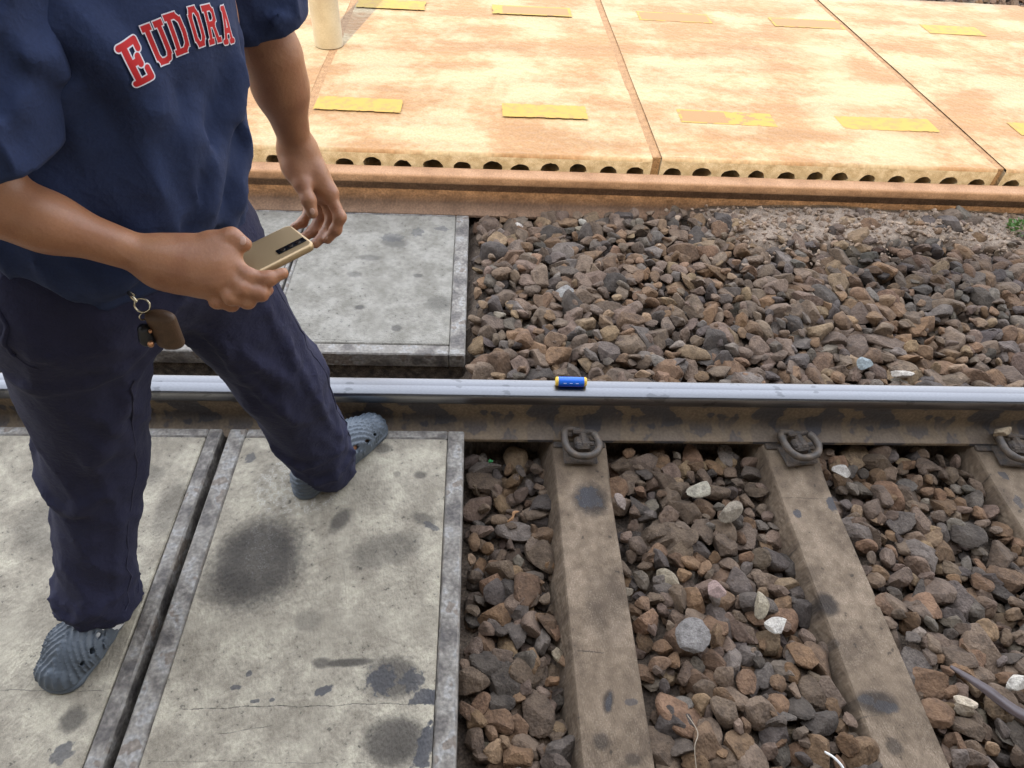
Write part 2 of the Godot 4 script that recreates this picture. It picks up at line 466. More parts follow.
func scatter(out: Array, x0: float, x1: float, z0: float, z1: float, step: float, depth: float, r0: float, r1: float, keep: Callable, shade := 1.0):
	var z := z0
	var row := 0
	while z < z1:
		var x := x0 + (step * 0.5 if row % 2 else 0.0)
		while x < x1:
			var px := x + rng.randf_range(-.45, .45) * step
			var pz := z + rng.randf_range(-.45, .45) * step
			var r := lerpf(r0, r1, pow(rng.randf(), 2.1))
			if keep.call(px, pz, r) and rng.randf() > 0.62 * (sandy(px, pz) if pz < RAIL_Z else 0.0):
				var tilt := Basis(Vector3.UP, rng.randf() * TAU) * Basis(Vector3.RIGHT, rng.randfn() * 0.45) * Basis(Vector3.FORWARD, rng.randfn() * 0.45)
				var y := bed(px, pz) - depth - r * 0.35 + rng.randf_range(-0.006, 0.008)
				var c := stone_colour()
				if pz < RAIL_Z: c = c * (1.0 - 0.45 * oily(px, pz))      # stones soaked with old oil
				out.append({"low": shade < 0.95, "xf": Transform3D(tilt.scaled_local(Vector3.ONE * r), Vector3(px, y, pz)), "r": r, "v": rng.randi() % rocks.size(), "c": Color(c.r * shade, c.g * shade, c.b * shade)})
			x += step
		z += step * 0.87
		row += 1

func in_sleeper(x: float, z: float, r: float) -> bool:
	if z < RAIL_Z: return false
	for s in SLEEPERS:
		if absf(x - s) < 0.083 + r * 0.2: return true
	return false

const SLEEPERS := [0.308, 0.937, 1.585, 2.23]

func make_ballast(cam: Camera3D):
	# the soil under the stones
	var st := SurfaceTool.new(); st.begin(Mesh.PRIMITIVE_TRIANGLES)
	var nx := 90; var nz := 60
	for i in nx:
		for k in nz:
			var q := []
			for d in [[0, 0], [1, 0], [1, 1], [0, 1]]:
				var x := lerpf(-2.2, 4.4, float(i + d[0]) / nx); var z := lerpf(-2.44, 0.9, float(k + d[1]) / nz)
				var y := bed(x, z) - lerpf(0.05, 0.016, sandy(x, z) if z < RAIL_Z else 0.0)
				if x < 0.0: y = minf(y, -0.075)
				q.append(Vector3(x, y, z))
			quad(st, q[0], q[1], q[2], q[3])
	var root := put("ballast_bed", done(st), M.soil)
	root.set_meta("kind", "structure")
	var sand := SurfaceTool.new(); sand.begin(Mesh.PRIMITIVE_TRIANGLES)
	sand.set_smooth_group(0)
	for i in 130:
		for k in 24:
			var q := []
			for d in [[0, 0], [1, 0], [1, 1], [0, 1]]:
				var x := lerpf(0.5, 4.2, float(i + d[0]) / 130); var z := lerpf(-2.335, -1.8, float(k + d[1]) / 24)
				q.append(Vector3(x, bed(x, z) - lerpf(0.07, 0.006, smoothstep(.15, .75, sandy(x, z))) + 0.004 * bed_noise.get_noise_2d(x * 9.0, z * 9.0), z))
			quad(sand, q[0], q[1], q[2], q[3])
	put("sand", done(sand), mat(Color.WHITE, 1.0, mottled(256, 256, 73, 0.03, [[0.0, srgb(.12, .09, .065)], [0.5, srgb(.24, .18, .13)], [1.0, srgb(.33, .26, .19)]], 0.25, 0.3), 3.0, M.concrete_n, 0.8), root)
	var all := []
	var far_ok := func(x, z, r): return z < -1.345 and z > -2.33 + r * 0.4 and x > -0.02 + r * 0.7
	var near_ok := func(x, z, r): return z > -1.235 + r * 0.3 and x > -0.02 + r * 0.55 and not in_sleeper(x, z, r)
	scatter(all, -0.02, 3.4, -2.34, -1.32, 0.046, 0.03, 0.024, 0.04, far_ok, 0.9)
	scatter(all, -0.02, 3.4, -2.34, -1.32, 0.0435, 0.003, 0.021, 0.061, far_ok)
	scatter(all, -0.02, 3.0, -1.23, -0.08, 0.046, 0.03, 0.024, 0.04, near_ok, 0.9)
	scatter(all, -0.02, 3.0, -1.23, -0.08, 0.043, 0.003, 0.019, 0.057, near_ok)
	# keep the 300 that show largest as stones of their own
	var f := 384.0 / tan(deg_to_rad(cam.fov * 0.5))
	for s in all:
		var q: Vector3 = cam.transform.affine_inverse() * s.xf.origin
		var px := 512.0 + f * q.x / -q.z; var py := 384.0 - f * q.y / -q.z
		s.show = s.r / q.length() if px > 5 and px < 1019 and py > 5 and py < 763 and s.xf.origin.y > bed(s.xf.origin.x, s.xf.origin.z) - 0.03 else 0.0
	all.sort_custom(func(a, b): return a.show > b.show)
	var tex := mottled(256, 256, 91, 0.02, [[0.0, Color(.62, .6, .58)], [0.5, Color(.9, .88, .86)], [1.0, Color(1.0, .98, .94)]], 0.12, 0.2)
	var nrm := bump(92, 0.07, 5.0)
	var smat := mat(Color.WHITE, 0.92, tex, 5.0, nrm, 0.7)
	smat.vertex_color_use_as_albedo = true
	var mats := []
	for k in 28:
		var c := stone_colour()
		mats.append(mat(srgb(c.r, c.g, c.b), 0.92, tex, 5.0, nrm, 0.7))
	var vs := PackedVector3Array(); var ns := PackedVector3Array(); var cs := PackedColorArray()
	for i in all.size():
		var s = all[i]
		var rk = rocks[s.v]
		if i < 287:
			var o := put("stone", rk[2], mats[rng.randi() % mats.size()], root)
			o.transform = s.xf
			continue
		var lod := 3 if s.low else 0
		vs.append_array(s.xf * (rk[lod] as PackedVector3Array))
		ns.append_array(Transform3D(s.xf.basis.orthonormalized(), Vector3.ZERO) * (rk[lod + 1] as PackedVector3Array))
		var cc := PackedColorArray(); cc.resize(rk[lod].size()); cc.fill(s.c)
		cs.append_array(cc)
	print("stones ", all.size(), " tris ", vs.size() / 3)
	var rest := put("small_stones", array_mesh(vs, ns, cs), smat, root)
	rest.set_meta("kind", "stuff")
	# ballast of the next track, beyond the platform
	vs = PackedVector3Array(); ns = PackedVector3Array(); cs = PackedColorArray()
	for k in 1500:
		var rk = rocks[rng.randi() % rocks.size()]
		var xf := Transform3D(Basis(Vector3(rng.randfn(), rng.randfn(), rng.randfn()).normalized(), rng.randf() * TAU).scaled(Vector3.ONE * rng.randf_range(.025, .05)), Vector3(rng.randf_range(1.5, 5.5), rng.randf_range(.05, .1), rng.randf_range(-6.2, -4.85)))
		vs.append_array(xf * (rk[3] as PackedVector3Array))
		ns.append_array(Transform3D(xf.basis.orthonormalized(), Vector3.ZERO) * (rk[4] as PackedVector3Array))
		var cc := PackedColorArray(); cc.resize(rk[3].size()); cc.fill(stone_colour() * 0.55)
		cs.append_array(cc)
	var beyond := put("stones_beyond_platform", array_mesh(vs, ns, cs), smat, root)
	beyond.set_meta("kind", "stuff")
	var bank := put("soil_bank", done(bevel_box(Vector3(9, .2, 1.6), .02, Vector3(3.0, -.04, -5.55))), M.soil, root)
	bank.set_meta("kind", "structure")
	# sand and fine grit that has gathered against the edge rail
	vs = PackedVector3Array(); ns = PackedVector3Array(); cs = PackedColorArray()
	for k in 9000:
		var x := rng.randf_range(0.6, 3.4); var z := rng.randf_range(-2.335, -1.85)
		if rng.randf() > sandy(x, z): continue
		var r := 0.003 + 0.013 * pow(rng.randf(), 2.5)
		var rk = rocks[rng.randi() % rocks.size()]
		var xf := Transform3D(Basis(Vector3(rng.randfn(), rng.randfn(), rng.randfn()).normalized(), rng.randf() * TAU).scaled(Vector3.ONE * r), Vector3(x, bed(x, z) - 0.012 + rng.randf_range(-0.008, 0.016), z))
		vs.append_array(xf * (rk[3] as PackedVector3Array))
		ns.append_array(Transform3D(xf.basis.orthonormalized(), Vector3.ZERO) * (rk[4] as PackedVector3Array))
		var c := stone_colour(); var t := rng.randf_range(0.3, 0.9)
		var cc := PackedColorArray(); cc.resize(rk[3].size()); cc.fill(c.lerp(Color(.50, .385, .285), t))
		cs.append_array(cc)
	var grit := put("grit", array_mesh(vs, ns, cs), smat, root)
	grit.set_meta("kind", "stuff")
	M.stone_tex = tex; M.stone_n = nrm

# ------------------------------------------------------------------ figures: a field of tapered bones joined smoothly, meshed as surface nets
class Field:
	var A := PackedVector3Array(); var BA := PackedVector3Array(); var inv := PackedFloat32Array()
	var ra := PackedFloat32Array(); var dr := PackedFloat32Array(); var kk := PackedFloat32Array()
	var U := PackedVector3Array(); var sq := PackedFloat32Array()
	var cuts := []              # [normal, offset]: keeps the side where dot(p, normal) < offset
	var holes := []             # [a, b, ra, rb]: scooped out
	var wrinkle = null
	var n := 0
	var live := PackedInt32Array()

	func bone(a: Vector3, b: Vector3, r0: float, r1: float, k := 0.02, u := Vector3.ZERO, s := 1.0):
		A.append(a); BA.append(b - a); inv.append(1.0 / maxf((b - a).length_squared(), 1e-9))
		ra.append(r0); dr.append(r1 - r0); kk.append(k); U.append(u.normalized()); sq.append(1.0 - 1.0 / s)
		live.append(n); n += 1

	func chain(pts: Array, radii: Array, k := 0.012):
		for i in pts.size() - 1: bone(pts[i], pts[i + 1], radii[i], radii[i + 1], k)

	func one(i: int, p: Vector3) -> float:
		var pa := p - A[i]
		var h := clampf(pa.dot(BA[i]) * inv[i], 0.0, 1.0)
		var dv := pa - BA[i] * h
		if sq[i] != 0.0: dv -= U[i] * (dv.dot(U[i]) * sq[i])
		return dv.length() - ra[i] - h * dr[i]

	func base(p: Vector3, ids: PackedInt32Array) -> float:
		var d := 10.0
		for i in ids:
			var pa := p - A[i]
			var h := clampf(pa.dot(BA[i]) * inv[i], 0.0, 1.0)
			var dv := pa - BA[i] * h
			if sq[i] != 0.0: dv -= U[i] * (dv.dot(U[i]) * sq[i])
			var e := dv.length() - ra[i] - h * dr[i]
			var k := kk[i]
			var q := k - absf(d - e)
			d = minf(d, e)
			if q > 0.0: d -= q * q / (4.0 * k)
		return d

	func at(p: Vector3, ids: PackedInt32Array) -> float:
		var d := base(p, ids)
		if wrinkle != null and absf(d) < 0.04: d += wrinkle.call(p)
		for h in holes:
			var ba: Vector3 = h[1] - h[0]
			var t := clampf((p - h[0]).dot(ba) / ba.length_squared(), 0.0, 1.0)
			var hd: float = (p - h[0] - ba * t).length() - lerpf(h[2], h[3], t)
			if h.size() > 4: hd = maxf(hd, (h[4] - p).dot(h[5]))      # scoops only beyond this plane
			d = maxf(d, -hd)
		for c in cuts: d = maxf(d, p.dot(c[0]) - c[1])
		return d

	func grad(p: Vector3) -> Vector3:
		var e := 0.003
		return Vector3(base(p + Vector3(e, 0, 0), live) - base(p - Vector3(e, 0, 0), live), base(p + Vector3(0, e, 0), live) - base(p - Vector3(0, e, 0), live), base(p + Vector3(0, 0, e), live) - base(p - Vector3(0, 0, e), live)).normalized()

	# a fold of cloth: a thin ridge laid along the surface between two points near it
	func fold(pts: Array, r: float, height: float, k := 0.02):
		var ids := live.duplicate()
		var q := []
		for i in pts.size() - 1:
			for s in 4:
				q.append((pts[i] as Vector3).lerp(pts[i + 1], s / 4.0))
		q.append(pts[-1])
		var on := []
		for p in q:
			var v: Vector3 = p
			for it in 3: v -= grad(v) * base(v, ids)
			on.append(v - grad(v) * (r - height))
		for i in on.size() - 1:
			var t0 := sin(PI * (i + 0.15) / (on.size() - 0.7)); var t1 := sin(PI * (i + 1.15) / (on.size() - 0.7))
			bone(on[i], on[i + 1], r * lerpf(0.75, 1.0, maxf(t0, 0)), r * lerpf(0.75, 1.0, maxf(t1, 0)), k)

	# surface nets; returns [vertices, normals, indices]
	func mesh(cell: float) -> Array:
		var lo := Vector3.ONE * 1e6; var hi := -lo
		for i in n:
			var s := 1.0 / (1.0 - sq[i])
			for e in [[A[i], ra[i]], [A[i] + BA[i], ra[i] + dr[i]]]:
				var R: Vector3 = Vector3.ONE * (e[1] * s + cell * 2.0 + 0.01)
				lo = lo.min(e[0] - R); hi = hi.max(e[0] + R)
		var B := 5
		var bx := int((hi.x - lo.x) / (cell * B)) + 1; var by := int((hi.y - lo.y) / (cell * B)) + 1; var bz := int((hi.z - lo.z) / (cell * B)) + 1
		var nx := bx * B + 1; var ny := by * B + 1; var nz := bz * B + 1
		var val := PackedFloat32Array(); val.resize(nx * ny * nz); val.fill(1e9)
		var vid := PackedInt32Array(); vid.resize(nx * ny * nz); vid.fill(-1)
		var vs := PackedVector3Array()
		var half := cell * B * 0.5
		var reach := half * 1.7321
		var active := []
		for k in bz:
			for j in by:
				for i in bx:
					var c := lo + Vector3(i * B * cell + half, j * B * cell + half, k * B * cell + half)
					var ds := PackedFloat32Array(); ds.resize(n)
					var m := 1e6
					for b in n:
						var dd := one(b, c); ds[b] = dd
						m = minf(m, dd)
					if m > reach + 0.03 or m < -reach * 1.6 - 0.05: continue
					var ids := PackedInt32Array()
					for b in n:
						if ds[b] < m + 2.0 * reach + kk[b]: ids.append(b)
					active.append([i, j, k])
					for z in range(k * B, k * B + B + 1):
						for y in range(j * B, j * B + B + 1):
							var row := (z * ny + y) * nx
							for x in range(i * B, i * B + B + 1):
								if val[row + x] > 1e8: val[row + x] = at(lo + Vector3(x, y, z) * cell, ids)
		var sx := 1; var sy := nx; var sz := nx * ny
		var off := PackedInt32Array([0, sx, sy, sx + sy, sz, sx + sz, sy + sz, sx + sy + sz])
		var cor := [Vector3(0, 0, 0), Vector3(1, 0, 0), Vector3(0, 1, 0), Vector3(1, 1, 0), Vector3(0, 0, 1), Vector3(1, 0, 1), Vector3(0, 1, 1), Vector3(1, 1, 1)]
		var edges := [[0, 1], [2, 3], [4, 5], [6, 7], [0, 2], [1, 3], [4, 6], [5, 7], [0, 4], [1, 5], [2, 6], [3, 7]]
		for a in active:
			for z in range(a[2] * B, a[2] * B + B):
				for y in range(a[1] * B, a[1] * B + B):
					var o: int = (z * ny + y) * nx + a[0] * B
					for x in range(a[0] * B, a[0] * B + B):
						var s := 0
						if val[o] < 0: s += 1
						if val[o + sx] < 0: s += 1
						if val[o + sy] < 0: s += 1
						if val[o + sx + sy] < 0: s += 1
						if val[o + sz] < 0: s += 1
						if val[o + sx + sz] < 0: s += 1
						if val[o + sy + sz] < 0: s += 1
						if val[o + sx + sy + sz] < 0: s += 1
						if s > 0 and s < 8:
							var sum := Vector3.ZERO; var cnt := 0
							for e in edges:
								var v0 := val[o + off[e[0]]]; var v1 := val[o + off[e[1]]]
								if (v0 < 0) != (v1 < 0):
									sum += (cor[e[0]] as Vector3).lerp(cor[e[1]], v0 / (v0 - v1)); cnt += 1
							vid[o] = vs.size()
							vs.append(lo + (Vector3(x, y, z) + sum / cnt) * cell)
						o += 1
		var idx := PackedInt32Array()
		for a in active:
			for z in range(a[2] * B, a[2] * B + B):
				for y in range(a[1] * B, a[1] * B + B):
					var o: int = (z * ny + y) * nx + a[0] * B
					for x in range(a[0] * B, a[0] * B + B):
						if vid[o] >= 0:
							var v := val[o] < 0
							if y > 0 and z > 0 and (val[o + sx] < 0) != v: face(idx, vid[o], vid[o - sy], vid[o - sy - sz], vid[o - sz], v)
							if x > 0 and z > 0 and (val[o + sy] < 0) != v: face(idx, vid[o], vid[o - sz], vid[o - sx - sz], vid[o - sx], v)
							if x > 0 and y > 0 and (val[o + sz] < 0) != v: face(idx, vid[o], vid[o - sx], vid[o - sx - sy], vid[o - sy], v)
						o += 1
		var ns := PackedVector3Array(); ns.resize(vs.size())
		for t in range(0, idx.size(), 3):
			var fn := (vs[idx[t + 2]] - vs[idx[t]]).cross(vs[idx[t + 1]] - vs[idx[t]])
			ns[idx[t]] += fn; ns[idx[t + 1]] += fn; ns[idx[t + 2]] += fn
		for i in ns.size(): ns[i] = ns[i].normalized()
		return [vs, ns, idx]

	func face(idx: PackedInt32Array, a: int, b: int, c: int, d: int, flip: bool):
		if a < 0 or b < 0 or c < 0 or d < 0: return
		if flip:
			idx.append(a); idx.append(c); idx.append(b); idx.append(a); idx.append(d); idx.append(c)
		else:
			idx.append(a); idx.append(b); idx.append(c); idx.append(a); idx.append(c); idx.append(d)

func join(parts: Array, move := Vector3.ZERO) -> ArrayMesh:
	var vs := PackedVector3Array(); var ns := PackedVector3Array(); var ix := PackedInt32Array()
	for p in parts:
		var o := vs.size()
		vs.append_array(Transform3D(Basis.IDENTITY, move) * (p[0] as PackedVector3Array)); ns.append_array(p[1])
		for i in p[2]: ix.append(i + o)
	var arr := []; arr.resize(Mesh.ARRAY_MAX)
	arr[Mesh.ARRAY_VERTEX] = vs; arr[Mesh.ARRAY_NORMAL] = ns; arr[Mesh.ARRAY_INDEX] = ix
	var am := ArrayMesh.new()
	am.add_surface_from_arrays(Mesh.PRIMITIVE_TRIANGLES, arr)
	return am

# joints of the man, in metres in the scene
const J := {
	"pelvis": Vector3(-.54, .88, -.87), "waist": Vector3(-.505, 1.02, -.885), "chest": Vector3(-.44, 1.19, -.92), "neck": Vector3(-.415, 1.42, -.935),
	"sr": Vector3(-.49, 1.33, -.79), "sl": Vector3(-.358, 1.335, -1.07), "er": Vector3(-.543, 1.077, -.676), "el": Vector3(-.325, 1.085, -1.112),
	"wr": Vector3(-.389, .979, -.704), "wl": Vector3(-.323, .906, -1.148),
	"hr": Vector3(-.60, .85, -.80), "hl": Vector3(-.485, .85, -.945), "kr": Vector3(-.70, .47, -.785), "kl": Vector3(-.412, .47, -1.005),
	"ar": Vector3(-.78, .13, -.683), "al": Vector3(-.380, .13, -1.058)}
const SIDE := Vector3(.66, 0, -.75)        # towards his left
const FRONT := Vector3(.75, 0, .66)        # the way his chest faces

func finger(f: Field, pts: Array, r: float):
	var rr := []
	for i in pts.size(): rr.append(r * lerpf(1.08, 0.8, float(i) / (pts.size() - 1)))
	f.chain(pts, rr, 0.005)
	for i in range(1, pts.size() - 1): f.bone(pts[i], pts[i], r * 1.06, r * 1.06, .004)

func right_hand() -> Array:
	var f := Field.new()
	var w: Vector3 = J.wr
	var m := [Vector3(-.313, .990, -.713), Vector3(-.318, .979, -.697), Vector3(-.328, .969, -.692), Vector3(-.345, .955, -.694)]
	var el: Vector3 = J.er
	f.bone(J.sr.lerp(el, .55), el, .041, .030, .03)
	f.bone(el, el.lerp(w, .3), .030, .0295, .03); f.bone(el.lerp(w, .3), w, .0295, .0215, .03)
	f.bone(w, m[0], .0195, .0135, .03); f.bone(w, m[1], .0195, .0135, .03); f.bone(w, m[2], .019, .013, .03); f.bone(w, m[3], .018, .0125, .03)
	for k in 4:      # tendons on the back of the hand and the knuckles they end in
		var up := Vector3(-.05, .75, .62) * .0085
		f.bone(w.lerp(m[k], .25) + up, m[k] + up * .72, .0075, .0075, .006)
		f.bone(m[k] + up * .55, m[k] + up * .55, .0098, .0098, .006)
	f.bone(m[0], m[1], .0135, .013, .014); f.bone(m[1], m[2], .013, .013, .014); f.bone(m[2], m[3], .013, .012, .014)
	f.bone(w.lerp(m[3], .5), m[2] + Vector3(.004, -.002, .008), .018, .013, .02)
	finger(f, [m[0] + Vector3(.002, -.004, .006), Vector3(-.286, .972, -.690), Vector3(-.263, .966, -.693), Vector3(-.247, .967, -.704)], .0098)
	finger(f, [m[1], Vector3(-.292, .963, -.676), Vector3(-.272, .953, -.679), Vector3(-.269, .945, -.697)], .0098)
	finger(f, [m[2], Vector3(-.306, .9535, -.669), Vector3(-.289, .9435, -.674), Vector3(-.284, .938, -.692)], .009)
	finger(f, [m[3], Vector3(-.327, .944, -.672), Vector3(-.312, .935, -.677), Vector3(-.304, .932, -.692)], .0082)
	f.chain([w + Vector3(.01, .008, -.004), Vector3(-.366, .986, -.715), Vector3(-.333, .998, -.721)], [.0165, .0165, .0135], .02)
	f.chain([Vector3(-.333, 1.0, -.722), Vector3(-.307, 1.006, -.725), Vector3(-.291, 1.0, -.719)], [.0130, .0112, .0092], .008)
	return f.mesh(.0037)

func left_hand() -> Array:
	var f := Field.new()
	var w: Vector3 = J.wl
	var e: Vector3 = J.el
	var o := Vector3(-.013, -.022, -.043)      # the whole hand sits at the end of the forearm
	var m := [Vector3(-.259, .863, -1.076) + o, Vector3(-.275, .853, -1.095) + o, Vector3(-.293, .847, -1.11) + o, Vector3(-.31, .846, -1.121) + o]
	f.bone(J.sl.lerp(e, .5), e, .046, .041, .03)
	f.bone(e, e.lerp(w, .3), .0405, .0395, .03); f.bone(e.lerp(w, .3), w, .0395, .0245, .03)
	f.bone(w, m[0], .021, .0158, .03); f.bone(w, m[1], .021, .0158, .03); f.bone(w, m[2], .02, .0155, .03); f.bone(w, m[3], .019, .0145, .03)
	f.bone(m[0], m[3], .0145, .013, .01)
	f.bone(w.lerp(m[0], .5), m[1], .02, .014, .02)
	finger(f, [m[0], Vector3(-.241, .828, -1.053) + o, Vector3(-.251, .805, -1.046) + o, Vector3(-.268, .787, -1.040) + o], .0114)
	finger(f, [m[1], Vector3(-.262, .811, -1.075) + o, Vector3(-.275, .788, -1.055) + o, Vector3(-.291, .779, -1.036) + o], .0114)
	finger(f, [m[2], Vector3(-.287, .803, -1.093) + o, Vector3(-.30, .785, -1.068) + o, Vector3(-.315, .784, -1.048) + o], .0109)
	finger(f, [m[3], Vector3(-.31, .807, -1.108) + o, Vector3(-.322, .793, -1.086) + o, Vector3(-.334, .794, -1.068) + o], .0099)
	f.chain([w + Vector3(0, -.012, .006), Vector3(-.312, .909, -1.079) + o, Vector3(-.300, .892, -1.056) + o], [.02, .0185, .0145], .02)
	f.chain([Vector3(-.300, .892, -1.056) + o, Vector3(-.288, .872, -1.036) + o, Vector3(-.283, .852, -1.026) + o], [.0145, .0125, .0105], .008)
	return f.mesh(.0037)

func head() -> Array:
	var f := Field.new()
	var c := Vector3(-.375, 1.57, -.90)
	var fw := Vector3(.72, -.42, .55).normalized()       # he looks down at the rail
	var sd := SIDE.normalized()
	var up := sd.cross(fw).normalized()
	if up.y < 0: up = -up
	var P := func(a: float, b: float, d: float) -> Vector3: return c + sd * a + up * b + fw * d
	f.bone(J.neck, P.call(0, -.05, -.03), .056, .054, .03)
	f.bone(P.call(0, .035, -.025), P.call(0, .03, .02), .078, .072, .03)
	f.bone(P.call(0, -.02, .03), P.call(0, -.075, .055), .058, .036, .03)
	f.bone(P.call(-.03, .012, .083), P.call(.03, .012, .083), .012, .012, .015)
	f.bone(P.call(0, .005, .092), P.call(0, -.033, .112), .008, .012, .012)
	for s in [-1, 1]:
		f.bone(P.call(s * .014, -.036, .098), P.call(s * .014, -.036, .1), .007, .007, .008)
		f.bone(P.call(s * .036, -.022, .07), P.call(s * .045, -.028, .05), .018, .018, .02)
		f.bone(P.call(s * .031, -.003, .083), P.call(s * .036, -.003, .081), .0115, .011, .006)
		f.bone(P.call(s * .08, .0, -.005), P.call(s * .083, -.035, .002), .012, .008, .01)
	f.bone(P.call(-.018, -.06, .091), P.call(.018, -.06, .091), .0065, .0065, .008)
	f.bone(P.call(-.015, -.071, .088), P.call(.015, -.071, .088), .007, .007, .008)
	f.bone(P.call(0, -.098, .07), P.call(0, -.098, .074), .022, .022, .025)
	return f.mesh(.005)

func hair() -> Array:
	var f := Field.new()
	var c := Vector3(-.375, 1.57, -.90)
	var fw := Vector3(.72, -.42, .55).normalized()
	var sd := SIDE.normalized()
	var up := sd.cross(fw).normalized()
	if up.y < 0: up = -up
	f.bone(c + up * .045 - fw * .032, c + up * .043 + fw * .014, .082, .074, .03)
	f.bone(c - fw * .06 - up * .02, c - fw * .05 + up * .03, .05, .06, .04)
	f.cuts.append([(-up * .75 + fw * .66).normalized(), (-up * .75 + fw * .66).normalized().dot(c + up * .035 + fw * .03)])
	var nz := noise(77, 60.0, 3)
	f.wrinkle = func(p: Vector3) -> float: return 0.003 * nz.get_noise_3dv(p)
	return f.mesh(.006)

func shirt_field() -> Field:
	var f := Field.new()
	f.bone(J.pelvis + Vector3(.0, -.06, 0), J.waist, .136, .134, .05, SIDE, 1.34)
	f.bone(J.waist + FRONT * .012 - SIDE * .02, J.chest + FRONT * .006 - SIDE * .036, .132, .122, .06, SIDE, 1.2)
	f.bone(J.chest - SIDE * .034, J.neck - Vector3(.0, .11, 0), .12, .10, .06, SIDE, 1.3)
	f.bone(J.sr.lerp(J.neck, .12), J.sl.lerp(J.neck, .12), .082, .082, .05)
	f.bone(J.neck - Vector3(0, .05, 0), J.neck - Vector3(0, .01, 0), .085, .066, .05)
	return f

func sleeve(s: Vector3, e: Vector3, share: float, r: float, seed_: int, lean: Vector3) -> Array:
	var f := Field.new()
	var dirn := (e - s).normalized()
	var lim := s.distance_to(e) * share
	f.bone(s - dirn * .01, s + dirn * (lim + 0.06), r, r + .006, .02)
	f.bone(s.lerp(J.neck, .25), s, r - .004, r, .03)
	var nz := noise(seed_, 7.0, 2)
	f.wrinkle = func(p: Vector3) -> float:
		var q := p - s
		var r1 := 1.0 - absf(nz.get_noise_3dv(Vector3(q.x * 1.0 + q.y * .9, q.y * .8 - q.x * 1.1, q.z)))
		return 0.003 - 0.016 * pow(r1, 5.0) * (1.0 - 0.6 * smoothstep(lim * .85, lim, q.dot(dirn)))
	var cn := (dirn + lean).normalized()
	f.cuts.append([cn, cn.dot(s + dirn * lim)])
	f.holes.append([s + dirn * (lim - .045), s + dirn * (lim + .1), r - .012, r - .008])
	return f.mesh(.0075)

func finish_shirt(f: Field):
	f.fold([Vector3(-.30, 1.16, -.93), Vector3(-.33, 1.06, -.86), Vector3(-.38, .96, -.80)], .016, .006, .025)
	f.fold([Vector3(-.29, 1.14, -1.0), Vector3(-.31, 1.04, -.92), Vector3(-.345, .93, -.85)], .015, .006, .025)
	f.fold([Vector3(-.36, 1.12, -.83), Vector3(-.42, 1.0, -.76), Vector3(-.5, .93, -.73)], .018, .005, .03)
	f.fold([Vector3(-.44, 1.26, -.76), Vector3(-.40, 1.17, -.80), Vector3(-.41, 1.05, -.77)], .018, .007, .03)
	f.fold([Vector3(-.52, 1.2, -.68), Vector3(-.47, 1.16, -.69), Vector3(-.44, 1.18, -.74)], .012, .005, .02)
	f.fold([Vector3(-.55, 1.24, -.70), Vector3(-.48, 1.21, -.70), Vector3(-.44, 1.24, -.75)], .012, .005, .02)
	f.fold([Vector3(-.58, 1.0, -.76), Vector3(-.53, .96, -.73), Vector3(-.46, .93, -.72)], .016, .005, .03)
	var nz := noise(401, 9.0, 3)
	var nf := noise(402, 7.0, 2)
	f.wrinkle = func(p: Vector3) -> float:
		# long drapes that hang from the chest, with sharper creases between
		var q := Vector3(p.x * 1.5, p.y * 0.42, p.z * 1.5)
		var w := 1.0 - smoothstep(1.10, 1.22, p.y) * 0.8
		var r := 1.0 - absf(nf.get_noise_3dv(Vector3(p.x * 1.2 + p.y * .3, p.y * 0.35, p.z * 1.2)))
		return w * (0.0075 * nz.get_noise_3dv(q) + 0.003 - 0.010 * pow(r, 5.0))


func trouser_field() -> Field:
	var f := Field.new()
	f.bone(J.pelvis + Vector3(0, .07, 0), J.pelvis, .118, .125, .05, SIDE, 1.36)
	f.bone(J.hr + Vector3(0, .0, 0), J.hl, .112, .112, .05)
	f.bone(J.hr, J.kr, .112, .082, .05); f.bone(J.kr, J.ar + Vector3(.006, .04, 0), .080, .066, .04); f.bone(J.ar + Vector3(.004, .04, 0), J.ar + Vector3(0, -.02, 0), .066, .071, .03)
	f.bone(J.ar + Vector3(-.04, -.005, .01), J.ar + Vector3(-.066, -.022, .02), .034, .026, .022)
	f.bone(J.hl, J.kl, .112, .088, .05); f.bone(J.kl, J.al + Vector3(0, -.02, 0), .088, .079, .04)
	return f

